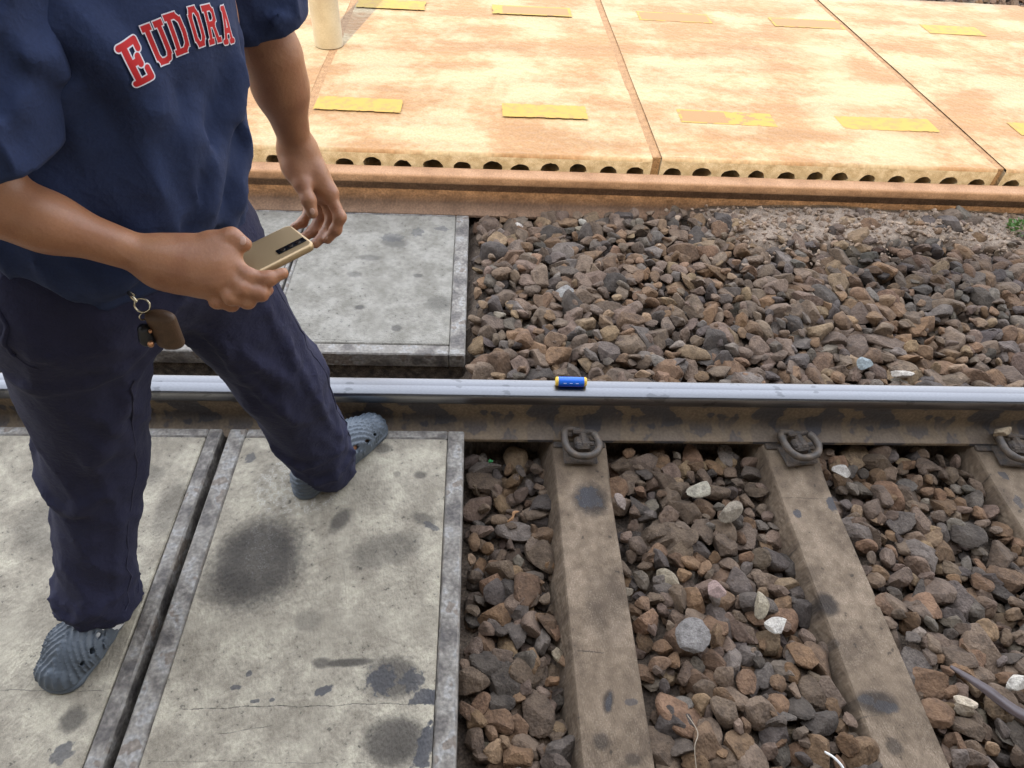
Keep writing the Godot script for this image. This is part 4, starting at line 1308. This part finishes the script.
	crossing_panel("crossing_panel", "concrete panel left of the dark gap, under the man's front foot", -1.36, -0.692, -1.212, -0.225, 0.054, 0.15, left_stains, warm, 231, [0.042, 0.035, 0.03, 0.03])
	var far_stains := [[1, -0.22, -2.17, 0.025, 0.03, 0.4, 0.0], [1, -0.13, -2.2, 0.03, 0.02, 0.4, 0.0], [1, -0.31, -2.13, 0.045, 0.03, 0.35, 0.0], [0, -0.3, -2.1, 0.06, 0.04, 0.4, 0.3], [0, -0.38, -1.72, 0.02, 0.015, 0.6, 0], [0, -0.25, -1.62, 0.02, 0.02, 0.5, 0], [0, -0.2, -1.9, 0.02, 0.014, 0.5, 0], [0, -0.42, -1.9, 0.03, 0.02, 0.35, 0], [0, -0.12, -1.75, 0.05, 0.05, 0.25, 0], [2, -0.6, -1.56, -0.1, -1.555, 0.6], [0, -0.38, -2.0, 0.05, 0.02, 0.35, 0]]
	crossing_panel("crossing_panel", "grey concrete panel between the two rails, behind the man's hand", -0.645, -0.028, -2.30, -1.50, 0.075, 0.06, far_stains, cool, 261, [0.012, 0.05, 0.012, 0.045])
	crossing_panel("crossing_panel", "grey concrete panel between the two rails, seen between the man's legs", -1.30, -0.655, -2.30, -1.50, 0.075, 0.06, [[0, -0.9, -1.7, 0.08, 0.06, 0.4, 0], [0, -0.75, -1.6, 0.03, 0.02, 0.5, 0]], cool, 291, [0.05, 0.012, 0.012, 0.045])
	crossing_panel("crossing_panel", "concrete panel beyond the left edge of the view, on the near side of the rail", -2.04, -1.381, -1.212, -0.225, 0.054, 0.15, [[0, -1.7, -0.7, .1, .1, .4, 0]], warm, 311, [0.042, 0.035, 0.03, 0.03])
	crossing_panel("crossing_panel", "grey concrete panel between the rails beyond the left edge of the view", -1.95, -1.31, -2.30, -1.50, 0.075, 0.06, [[0, -1.6, -1.9, .08, .06, .4, 0]], cool, 321, [0.05, 0.012, 0.012, 0.045])
	for e in [[-0.645, -0.028], [-1.30, -0.655], [-1.95, -1.31]]:
		var bs := bevel_box(Vector3(e[1] - e[0] - 0.004, 0.1, 0.79), 0.004, Vector3((e[0] + e[1]) * 0.5, -0.037, -1.902))
		var sup := put("panel_bedding", done(bs), M.crumble); sup.set_meta("kind", "structure")

	# sleepers, one every 0.65 m along the track
	var first: Node3D = null
	var names := ["concrete sleeper nearest the crossing panel, with a dark tar blot under its clip", "middle one of the three concrete sleepers, round dark spot halfway down", "concrete sleeper cut off by the right edge of the photo", "concrete sleeper just outside the right edge of the view"]
	for k in SLEEPERS.size():
		if first == null:
			first = thing("sleeper", names[0], "railway sleeper", Vector3(SLEEPERS[0], 0, -0.72), "concrete sleepers under the rail")
			put("beam", sleeper_mesh(), sleeper_material(k), first)
			put("rail_pad", done(bevel_box(Vector3(0.15, 0.006, 0.17), 0.002, Vector3(0, 0.0, RAIL_Z + 0.72))), M.iron, first)
		else:
			var sl := dup(first, Vector3(SLEEPERS[k], 0, -0.72), names[k])
			(sl.get_child(0) as MeshInstance3D).material_override = sleeper_material(k)
	var c0: Node3D = null
	var cn := ["dark iron rail clip beside the crossing panel, closest to the blue battery", "iron rail clip on the middle sleeper", "iron rail clip at the right edge, with a pale chip of stone on it", "iron rail clip just outside the right edge of the view"]
	for k in SLEEPERS.size():
		var at := Vector3(SLEEPERS[k] + [-0.002, 0.006, 0.018, 0.01][k], 0.0, -1.19)
		if c0 == null:
			c0 = thing("rail_clip", cn[0], "rail clip", at, "iron clips holding the rail")
			rail_clip(c0)
			c0.scale = Vector3(.92, 1.0, .9)
		else:
			var d := dup(c0, at, cn[k]); d.rotation_degrees.y = [0, 9, -6, 3][k]

	# cream post on the platform
	var post := thing("post", "round cream painted post standing on the sunlit platform", "post", Vector3(-0.733, PLAT_Y, -3.5))
	var cyl := CylinderMesh.new(); cyl.top_radius = 0.068; cyl.bottom_radius = 0.068; cyl.height = 2.9; cyl.radial_segments = 40
	var sh := put("shaft", cyl, M.post, post); sh.position.y = 1.45
	var capm := CylinderMesh.new(); capm.top_radius = 0.03; capm.bottom_radius = 0.074; capm.height = 0.04; capm.radial_segments = 40
	var cp := put("cap", capm, M.post, post); cp.position.y = 2.92

	# the roof that shades the track, over and behind the camera
	var can := thing("canopy", "station roof on steel columns over and behind the camera", "canopy", Vector3(0, 0.6, 3.0))
	put("roof", done(bevel_box(Vector3(80, 0.16, 5.6), 0.02, Vector3(0, 3.1, -0.33))), M.canopy, can)
	for k in 13:
		var cm := CylinderMesh.new(); cm.top_radius = 0.09; cm.bottom_radius = 0.09; cm.height = 3.02
		var cl := put("column", cm, M.post, can); cl.position = Vector3(-36 + k * 6.0, 1.51, 0.6)
	var sb := thing("station_wall", "long plain station wall behind the camera, under the roof", "wall", Vector3(0, 0.6, 6.2))
	put("wall", done(bevel_box(Vector3(80, 2.7, 0.3), 0.02, Vector3(0, 1.35, 0))), M.canopy, sb)
	put("coping", done(bevel_box(Vector3(80, 0.08, 0.4), 0.02, Vector3(0, 2.742, 0))), M.crumble, sb)
	var np := bevel_box(Vector3(80, 0.9, 6.0), 0.02, Vector3(0, 0.15, 4.6))
	var npo := put("near_platform", done(np), M.plat_side); npo.set_meta("kind", "structure")

func sleeper_material(k: int) -> StandardMaterial3D:
	var st: Array = [
		[[0, 0.015, -.31, .055, .06, .85, 0], [1, .01, -.315, .036, .04, .75, 0], [0, -.005, .215, .014, .03, .8, .3], [1, -.003, .215, .008, .022, .7, .3], [1, .045, .216, .016, .008, .6, 0], [0, -.03, .295, .022, .02, .6, 0], [0, .03, .33, .02, .015, .5, 0], [0, .02, .0, .06, .12, .15, 0], [2, -.06, .105, .0, .105, .6]],
		[[1, -.045, -.268, .012, .014, .8, 0], [1, .066, -.305, .018, .03, .8, .3], [0, -.058, -.005, .032, .034, .95, 0], [0, -.075, .09, .014, .014, .5, 0], [0, -.03, .225, .055, .03, .75, 0], [1, -.015, .235, .03, .014, .7, .2], [1, -.05, .22, .02, .012, .6, 0], [0, -.03, .315, .02, .02, .6, 0], [2, -.08, .255, -.04, .252, .7], [2, -.07, -.32, .07, -.32, .35]],
		[[1, -.03, -.397, .018, .012, .7, .5], [1, -.035, -.31, .012, .03, .7, .2], [0, .03, -.25, .04, .05, .5, 0], [0, 0, .1, .05, .06, .5, 0]],
		[[0, .0, -.2, .05, .06, .5, 0]]][k]
	st.append([3, 0.0, 0.1, .09, .5, .10, 0.0])
	st.append([0, 0.0, -.75, .12, .3, .6, 0.0])
	var m := StandardMaterial3D.new()
	m.roughness = 0.9
	m.albedo_texture = slab_texture(-.12, .12, -.84, .97, st, [Color(.39, .33, .265), Color(.455, .39, .315), Color(.525, .455, .375)], 400 + k * 11, 176)
	m.normal_enabled = true; m.normal_texture = slab_bump(); m.normal_scale = 0.5
	m.uv1_scale = Vector3(1, 1, 1)
	return m

func sleeper_mesh() -> ArrayMesh:
	# trapezoid section, running from just past the rail to just past the other one; dips slightly in the middle
	var st := SurfaceTool.new(); st.begin(Mesh.PRIMITIVE_TRIANGLES)
	st.set_smooth_group(-1)
	var z0 := -0.72 - 0.12; var z1 := 0.72 + 0.25
	var n := 24
	var secs := []
	for i in n + 1:
		var t := float(i) / n
		var z := lerpf(z0, z1, t)
		var fromend := minf(z - z0, z1 - z)
		var dip := -0.014 * smoothstep(0.36, 0.5, fromend)
		var wid := 0.079 - 0.006 * smoothstep(0.3, 0.5, fromend)
		var y := -0.004 + dip
		secs.append([Vector3(-wid - 0.045, -0.19, z), Vector3(-wid - 0.0025, y - 0.005, z), Vector3(-wid + 0.001, y, z), Vector3(wid - 0.001, y, z), Vector3(wid + 0.0025, y - 0.005, z), Vector3(wid + 0.045, -0.19, z)])
	for i in n:
		for k in 5:
			for d in [[0, 0], [1, 0], [1, 1], [0, 0], [1, 1], [0, 1]]:
				var p: Vector3 = secs[i + d[0]][k + d[1]]
				st.set_uv(Vector2((p.x + .12) / .24 + p.y * (0.35 if p.x > 0 else -0.35), (p.z - z0) / (z1 - z0) + p.y * 0.02)); st.add_vertex(p)
	for e in [0, n]:
		for k in range(1, 5):
			st.add_vertex(secs[e][0]); st.add_vertex(secs[e][k]); st.add_vertex(secs[e][k + 1])
	return done(st, true)

func rail_clip(t: Node3D):
	# base plate, cast shoulder and the sprung bar bent round it
	put("base_plate", done(bevel_box(Vector3(0.105, 0.008, 0.08), 0.003, Vector3(0.0, 0.004, 0.02))), M.iron, t)
	var st := bevel_box(Vector3(0.05, 0.034, 0.05), 0.008, Vector3(0.006, 0.026, 0.004))
	bevel_box(Vector3(0.024, 0.02, 0.07), 0.006, Vector3(0.01, 0.038, -0.012), st)
	bevel_box(Vector3(0.03, 0.016, 0.02), 0.004, Vector3(-0.036, 0.03, -0.035), st)
	bevel_box(Vector3(0.07, 0.014, 0.016), 0.004, Vector3(0.012, 0.044, -0.032), st)
	bevel_box(Vector3(0.06, 0.012, 0.014), 0.004, Vector3(0.012, 0.040, 0.012), st)
	put("shoulder", done(st), M.iron, t)
	var path := smooth_path([Vector3(0.004, 0.034, -0.046), Vector3(-0.022, 0.036, -0.05), Vector3(-0.045, 0.044, -0.04), Vector3(-0.05, 0.045, -0.012), Vector3(-0.046, 0.04, 0.022), Vector3(-0.026, 0.036, 0.05), Vector3(0.008, 0.034, 0.057), Vector3(0.04, 0.037, 0.048), Vector3(0.055, 0.042, 0.024), Vector3(0.05, 0.048, -0.004), Vector3(0.04, 0.05, -0.022)], 5)
	var rad := []
	for k in path.size(): rad.append(0.0112 * (1.0 + 0.06 * sin(k * 1.1)))
	put("spring_bar", done(tube(path, rad, 12)), M.clip, t)

func plank_top(a: float, b: float, lip: float) -> ArrayMesh:
	var st := SurfaceTool.new(); st.begin(Mesh.PRIMITIVE_TRIANGLES)
	st.set_smooth_group(0)
	var zs := [PLAT_Z, PLAT_Z - 0.004, PLAT_Z - 0.012]
	var ys := [-0.012, -0.003, 0.0]
	var nz := 20
	for k in range(1, nz + 1):
		zs.append(lerpf(PLAT_Z - 0.012, PLAT_BACK, float(k) / nz)); ys.append(0.0)
	zs.append(PLAT_BACK); ys.append(-0.2)
	var nx := 12
	for i in nx:
		for k in zs.size() - 1:
			for d in [[0, 0], [0, 1], [1, 1], [0, 0], [1, 1], [1, 0]]:
				var x := lerpf(a, b, float(i + d[0]) / nx)
				var z: float = zs[k + d[1]]
				var y: float = PLAT_Y + lip + ys[k + d[1]] + 0.0025 * bed_noise.get_noise_2d(x * 0.6, z * 0.6) * (1.0 if k > 1 else 0.0)
				st.set_uv(Vector2(x / 3.1, z / 3.1)); st.add_vertex(Vector3(x, y, z))
	for e in [a, b]:
		for d in [[0.0, PLAT_Z], [0.0, PLAT_BACK], [-0.2, PLAT_BACK], [0.0, PLAT_Z], [-0.2, PLAT_BACK], [-0.2, PLAT_Z]]:
			st.set_uv(Vector2(d[1], d[0])); st.add_vertex(Vector3(e, PLAT_Y + lip - 0.01 + d[0], d[1]))
	return done(st, true)

func plank_front(a: float, b: float, lip: float) -> ArrayMesh:
	# the sawn end, with its row of round hollow cores
	var st := SurfaceTool.new(); st.begin(Mesh.PRIMITIVE_TRIANGLES)
	var n := 12
	var w := (b - a) / n
	var y1 := PLAT_Y + lip - 0.012; var y0 := PLAT_Y - 0.2
	var seg := 24
	for i in n:
		var x0 := a + w * i; var x1 := x0 + w
		var c := Vector2((x0 + x1) * 0.5 + rng.randf_range(-.007, .007), PLAT_Y - 0.065 + rng.randf_range(-.006, .005))
		var rx := 0.0365 + rng.randf_range(-.004, .003); var ry := 0.030 + rng.randf_range(-.005, .002)
		var circ := []; var rect := []
		for k in seg:
			var ang := TAU * k / seg
			var d := Vector2(cos(ang), sin(ang))
			circ.append(c + Vector2(d.x * rx, d.y * ry) * (1.0 + rng.randf_range(-.05, .05)))
			var t := INF
			if d.x > 0.001: t = minf(t, (x1 - c.x) / d.x)
			if d.x < -0.001: t = minf(t, (x0 - c.x) / d.x)
			if d.y > 0.001: t = minf(t, (y1 - c.y) / d.y)
			if d.y < -0.001: t = minf(t, (y0 - c.y) / d.y)
			rect.append(c + d * t)
		var corners := [Vector2(x1, y1), Vector2(x0, y1), Vector2(x0, y0), Vector2(x1, y0)]
		for k in seg:
			var k2 := (k + 1) % seg
			st.set_smooth_group(-1)
			var A: Vector2 = circ[k]; var B: Vector2 = circ[k2]; var C: Vector2 = rect[k2]; var D: Vector2 = rect[k]
			quad(st, v3(A, 0), v3(B, 0), v3(C, 0), v3(D, 0))
			for q in corners:
				var ta := fposmod((q - c).angle(), TAU); var t0 := TAU * k / seg; var t1 := TAU * (k + 1) / seg
				if ta > t0 and ta < t1:
					st.add_vertex(v3(D, 0)); st.add_vertex(v3(C, 0)); st.add_vertex(v3(q, 0))
			st.set_smooth_group(0)
			quad(st, v3(A, 0), v3(A, 0.9), v3(B, 0.9), v3(B, 0))
			st.add_vertex(v3(c, 0.9)); st.add_vertex(v3(A, 0.9)); st.add_vertex(v3(B, 0.9))
	return done(st)

func v3(p: Vector2, depth: float) -> Vector3:
	return Vector3(p.x, p.y, PLAT_Z - depth)

func platform_texture() -> ImageTexture:
	var w := 1024; var h := 1024
	var a := noise_bytes(301, 0.005, w, h, 5)
	var s := noise(302, 0.012, 5)
	var im: Image = s.get_seamless_image(w, 256, false, false, 0.15, true)
	im.resize(256, 256); im.resize(1024, 1024)
	var strip: Image = s.get_seamless_image(256, 1024, false, false, 0.15, true)
	strip.resize(1024, 1024, Image.INTERPOLATE_CUBIC); strip.convert(Image.FORMAT_L8)
	var b := strip.get_data()
	var g := noise_bytes(303, 0.25, w, h, 3)
	var f2 := noise_bytes(304, 0.05, w, h, 4)
	var out := PackedByteArray(); out.resize(w * h * 3)
	var pale := srgb(.32, .255, .155); var orange := srgb(.262, .158, .078); var grey := srgb(.2, .165, .12)
	var j := 0
	for i in w * h:
		var t := clampf((a[i] * 0.85 + b[i] * 0.32 + f2[i] * 0.33 - 191.0) / 255.0 * 2.8 + 0.46, 0.0, 1.0)
		var c := orange.lerp(pale, t)
		if f2[i] < 34 and g[i] < 150: c = c.lerp(grey, 0.55)
		var k := 1.0 + (g[i] / 127.5 - 1.0) * 0.10 + (b[i] / 127.5 - 1.0) * 0.06
		out[j] = clampi(int(c.r * k * 255.0), 0, 255); out[j + 1] = clampi(int(c.g * k * 255.0), 0, 255); out[j + 2] = clampi(int(c.b * k * 255.0), 0, 255)
		j += 3
	var o := Image.create_from_data(w, h, false, Image.FORMAT_RGB8, out)
	o.generate_mipmaps()
	return ImageTexture.create_from_image(o)

func mark_material(kind: int, seed_: int) -> StandardMaterial3D:
	# worn yellow paint; kinds 2 and 3 keep little more than their yellow border
	var w := 192; var h := 72
	var n := noise_bytes(seed_, 0.03, w, h, 4)
	var n2 := noise_bytes(seed_ + 1, 0.12, w, h, 3)
	var im := Image.create(w, h, false, Image.FORMAT_RGBA8)
	var yel := srgb(.33, .22, .045); var brn := srgb(.27, .15, .065)
	for y in h:
		for x in w:
			var i := y * w + x
			var e := mini(mini(x, w - 1 - x), mini(y, h - 1 - y))
			var wear := n[i] / 255.0 + (n2[i] / 255.0 - 0.5) * 0.5
			var c := yel
			var al := 1.0
			if kind == 0: c = yel.lerp(brn, clampf((wear - 0.45) * 1.6, 0.0, 0.6))
			if kind == 1 and (x < w * 0.5 and e > 5 or wear > 0.62): c = brn
			if kind == 2 and (e > 6 and x > 24 or wear > 0.75): c = brn
			if kind == 3 and (e > 5 or wear > 0.6): c = brn
			if e < 2 and wear > 0.62: al = 0.0
			if n2[i] < 30: al = 0.0
			c.a = al
			im.set_pixel(x, y, c)
	var m := StandardMaterial3D.new()
	m.albedo_texture = ImageTexture.create_from_image(im)
	m.transparency = BaseMaterial3D.TRANSPARENCY_ALPHA_SCISSOR
	m.roughness = 0.8
	return m

func plain(c: Color, rough := 0.7, metal := 0.0) -> StandardMaterial3D:
	var m := StandardMaterial3D.new(); m.albedo_color = c; m.roughness = rough; m.metallic = metal
	return m

# a lathed part along x: list of [x, radius]
func lathe_x(prof: Array, sides := 28) -> ArrayMesh:
	var st := SurfaceTool.new(); st.begin(Mesh.PRIMITIVE_TRIANGLES)
	st.set_smooth_group(-1)
	for i in prof.size() - 1:
		for k in sides:
			var q := []
			for d in [[0, 0], [1, 0], [1, 1], [0, 1]]:
				var a: float = TAU * (k + d[1]) / sides; var e = prof[i + d[0]]
				q.append(Vector3(e[0], cos(a) * e[1], sin(a) * e[1]))
			quad(st, q[0], q[1], q[2], q[3])
	return done(st)

func own_stone(variant: int, at: Vector3, size: Vector3, turn: Vector3, c: Color, label := ""):
	var o := put("stone", rocks[variant][2], mat(srgb(c.r, c.g, c.b), 0.9, M.stone_tex, 6.0, M.stone_n, 0.6), get_node("ballast_bed"))
	o.transform = Transform3D(Basis.from_euler(turn).scaled_local(size), at)
	if label: o.set_meta("label", label)

func make_small_things():
	# the blue cylinder that lies on the rail
	var cy := thing("battery", "small shiny blue battery with yellow ends lying on the polished rail", "battery", Vector3(.272, .1622 + .0132, -1.292))
	cy.rotation_degrees = Vector3(-12, -0.6, 0)
	put("sleeve", lathe_x([[-.036, .0], [-.036, .0128], [-.035, .0133], [.035, .0133], [.036, .0128], [.036, .0]]), plain(srgb(.012, .13, .62), 0.25), cy)
	for sg in [-1, 1]:
		put("end_cap", lathe_x([[sg * .0361, .0134], [sg * .0395, .0134], [sg * .0425, .0122], [sg * .044, .010], [sg * .044, 0.0]]), plain(srgb(.72, .47, .06), 0.35), cy)
	var stripe := plain(srgb(.01, .02, .16), 0.3)
	put("dark_band", done(bevel_box(Vector3(.07, .0012, .0075), .0004, Vector3(0, -.0068, .0119))), stripe, cy)
	for k in 3:
		put("white_print", done(bevel_box(Vector3(.008, .0008, .0012), .0002, Vector3(-.018 + k * .017, .0024, .0133))), plain(srgb(.7, .75, .85), 0.4), cy)

	# tuft of green weed by the edge rail
	var weed := thing("weed", "small bright green weed growing among the stones by the edge rail", "plant", Vector3(2.165, .112, -2.2))
	var st := SurfaceTool.new(); st.begin(Mesh.PRIMITIVE_TRIANGLES)
	for k in 170:
		var a := rng.randf() * TAU; var r := sqrt(rng.randf()) * .06
		var base := Vector3(cos(a) * r, rng.randf_range(.0, .055) * (1.0 - r * 6.0) + .012, sin(a) * r)
		var d := Vector3(cos(a) + rng.randf_range(-.6, .6), rng.randf_range(.2, 1.1), sin(a) + rng.randf_range(-.6, .6)).normalized()
		var sd := d.cross(Vector3(rng.randfn(), rng.randfn(), rng.randfn())).normalized()
		var l := rng.randf_range(.012, .022); var w := l * .36
		var mid := base + d * l * .5 + Vector3(0, .002, 0)
		quad(st, base, mid - sd * w, base + d * l, mid + sd * w)
	var lf := plain(srgb(.10, .20, .05), 0.6); lf.backlight_enabled = true; lf.backlight = Color(.12, .2, .05)
	put("leaves", done(st), lf, weed)
	var stem := SurfaceTool.new(); stem.begin(Mesh.PRIMITIVE_TRIANGLES)
	for k in 14:
		var a := TAU * k / 14.0
		tube([Vector3(0, -.01, 0), Vector3(cos(a) * .03, .025, sin(a) * .03), Vector3(cos(a) * .055, .03 + .015 * (k % 3), sin(a) * .055)], [.0014, .0012, .0008], 5, stem)
	put("stems", done(stem), plain(srgb(.12, .16, .04), 0.7), weed)

	# bits of litter and odd stones
	var strip := SurfaceTool.new(); strip.begin(Mesh.PRIMITIVE_TRIANGLES)
	var path := smooth_path([Vector3(1.095, .012, -.56), Vector3(1.14, .022, -.51), Vector3(1.19, .016, -.462), Vector3(1.24, .03, -.425), Vector3(1.30, .045, -.385)], 4)
	for i in path.size() - 1:
		var u0: Vector3 = Vector3(.55, .25, -.62).normalized() * (.0035 + .0085 * minf(1.0, i / 5.0)); var u1: Vector3 = Vector3(.55, .25, -.62).normalized() * (.0035 + .0085 * minf(1.0, (i + 1) / 5.0))
		var dn := Vector3(0, -.0018, 0)
		quad(strip, path[i] - u0, path[i + 1] - u1, path[i + 1] + u1, path[i] + u0)
		quad(strip, path[i] - u0 + dn, path[i] + u0 + dn, path[i + 1] + u1 + dn, path[i + 1] - u1 + dn)
		quad(strip, path[i] - u0, path[i] - u0 + dn, path[i + 1] - u1 + dn, path[i + 1] - u1)
		quad(strip, path[i] + u0, path[i + 1] + u1, path[i + 1] + u1 + dn, path[i] + u0 + dn)
	tag(put("plastic_strip", done(strip), plain(srgb(.085, .062, .058), 0.35)), "dull brown grey strip lying on the stones at the lower right edge", "strip")
	tag(put("twig", done(tube(smooth_path([Vector3(.742, .0, -.392), Vector3(.756, .006, -.378), Vector3(.768, .004, -.360), Vector3(.775, -.004, -.335)], 4), [.0022, .0026, .0028, .0028, .0028, .0028, .0028, .0028, .0028, .0028, .0028, .0026, .002], 8)), plain(srgb(.75, .73, .68), 0.5)), "short white plastic stick beside the middle sleeper at the bottom edge", "stick")
	tag(put("wire", done(tube(smooth_path([Vector3(.468, -.005, -.47), Vector3(.478, .012, -.43), Vector3(.464, .014, -.40), Vector3(.462, .0, -.35)], 5), [.0012, .0012, .0012, .0012, .0012, .0012, .0012, .0012, .0012, .0012, .0012, .0012, .0012, .0012, .0012, .0012], 6)), plain(srgb(.3, .24, .17), 0.6)), "thin bent brown stalk right of the nearest sleeper at the bottom", "stalk")
	tag(put("dry_leaf", done(tube(smooth_path([Vector3(.095, -.028, -.965), Vector3(.108, -.02, -.972), Vector3(.112, -.015, -.985), Vector3(.126, -.017, -.99)], 4), [.002, .003, .004, .0045, .004, .0035, .004, .0045, .005, .004, .003, .002, .001], 6)), plain(srgb(.34, .18, .08), 0.8)), "curled orange dry leaf between the crossing panel and the nearest sleeper", "leaf")
	var gl := Field.new()
	gl.bone(Vector3(.05, -.026, -1.165), Vector3(.056, -.02, -1.16), .006, .003, .004)
	var glass := plain(srgb(.04, .22, .07), 0.1)
	tag(put("glass_shard", join([gl.mesh(.002)]), glass), "small green glass shard under the rail beside the crossing panel", "glass")
	own_stone(3, Vector3(.515, -.012, -.64), Vector3(.05, .024, .046), Vector3(.1, .5, .05), Color(.25, .235, .22), "large flat grey stone")
	own_stone(5, Vector3(.722, .002, -.662), Vector3(.032, .016, .02), Vector3(.0, .2, .1), Color(.62, .59, .53), "white stone")
	own_stone(7, Vector3(.60, -.004, -.755), Vector3(.024, .018, .034), Vector3(.3, .2, .1), Color(.36, .26, .23), "pinkish white stone")
	own_stone(2, Vector3(.632, -.008, -1.06), Vector3(.042, .018, .027), Vector3(.1, .2, .1), Color(.40, .37, .29), "pale flat stone")
	own_stone(9, Vector3(.705, -.004, -.72), Vector3(.034, .026, .026), Vector3(.2, 1.2, .1), Color(.42, .37, .27), "mottled cream stone")
	own_stone(4, Vector3(.70, -.008, -.985), Vector3(.036, .024, .034), Vector3(.2, .6, .1), Color(.30, .26, .20), "pale speckled stone")
	own_stone(6, Vector3(1.222, .03, -.52), Vector3(.032, .018, .02), Vector3(.1, .3, .1), Color(.62, .59, .52), "white stone by the strip")
	own_stone(8, Vector3(1.08, .022, -.478), Vector3(.023, .014, .015), Vector3(.1, -.2, .1), Color(.56, .48, .36), "cream stone by the strip")
	own_stone(10, Vector3(1.06, .0, -1.12), Vector3(.026, .02, .03), Vector3(.1, .7, .2), Color(.50, .47, .42), "whitish stone")
	own_stone(1, Vector3(1.237, .088, -1.475), Vector3(.024, .018, .03), Vector3(.4, .4, .1), Color(.30, .35, .36), "blue grey stone")
	own_stone(12, Vector3(1.335, .086, -1.435), Vector3(.034, .02, .022), Vector3(.1, -.3, .3), Color(.55, .51, .45), "white stone against the rail")
	own_stone(13, Vector3(.30, .094, -1.80), Vector3(.034, .028, .034), Vector3(.2, .3, .1), Color(.29, .28, .26), "big pale grey stone")
	own_stone(14, Vector3(.405, -.02, -1.02), Vector3(.014, .014, .034), Vector3(.3, .3, .6), Color(.34, .28, .24))
	var chip := put("stone_chip", rocks[11][2], mat(srgb(.46, .37, .25), 0.9, M.stone_tex, 6.0, M.stone_n, 0.6))
	chip.transform = Transform3D(Basis.from_euler(Vector3(.6, .4, .5)).scaled_local(Vector3(.026, .02, .022)), Vector3(1.56, .062, -1.222))
	tag(chip, "pale cream chip of stone caught on the rail clip at the right edge", "stone")
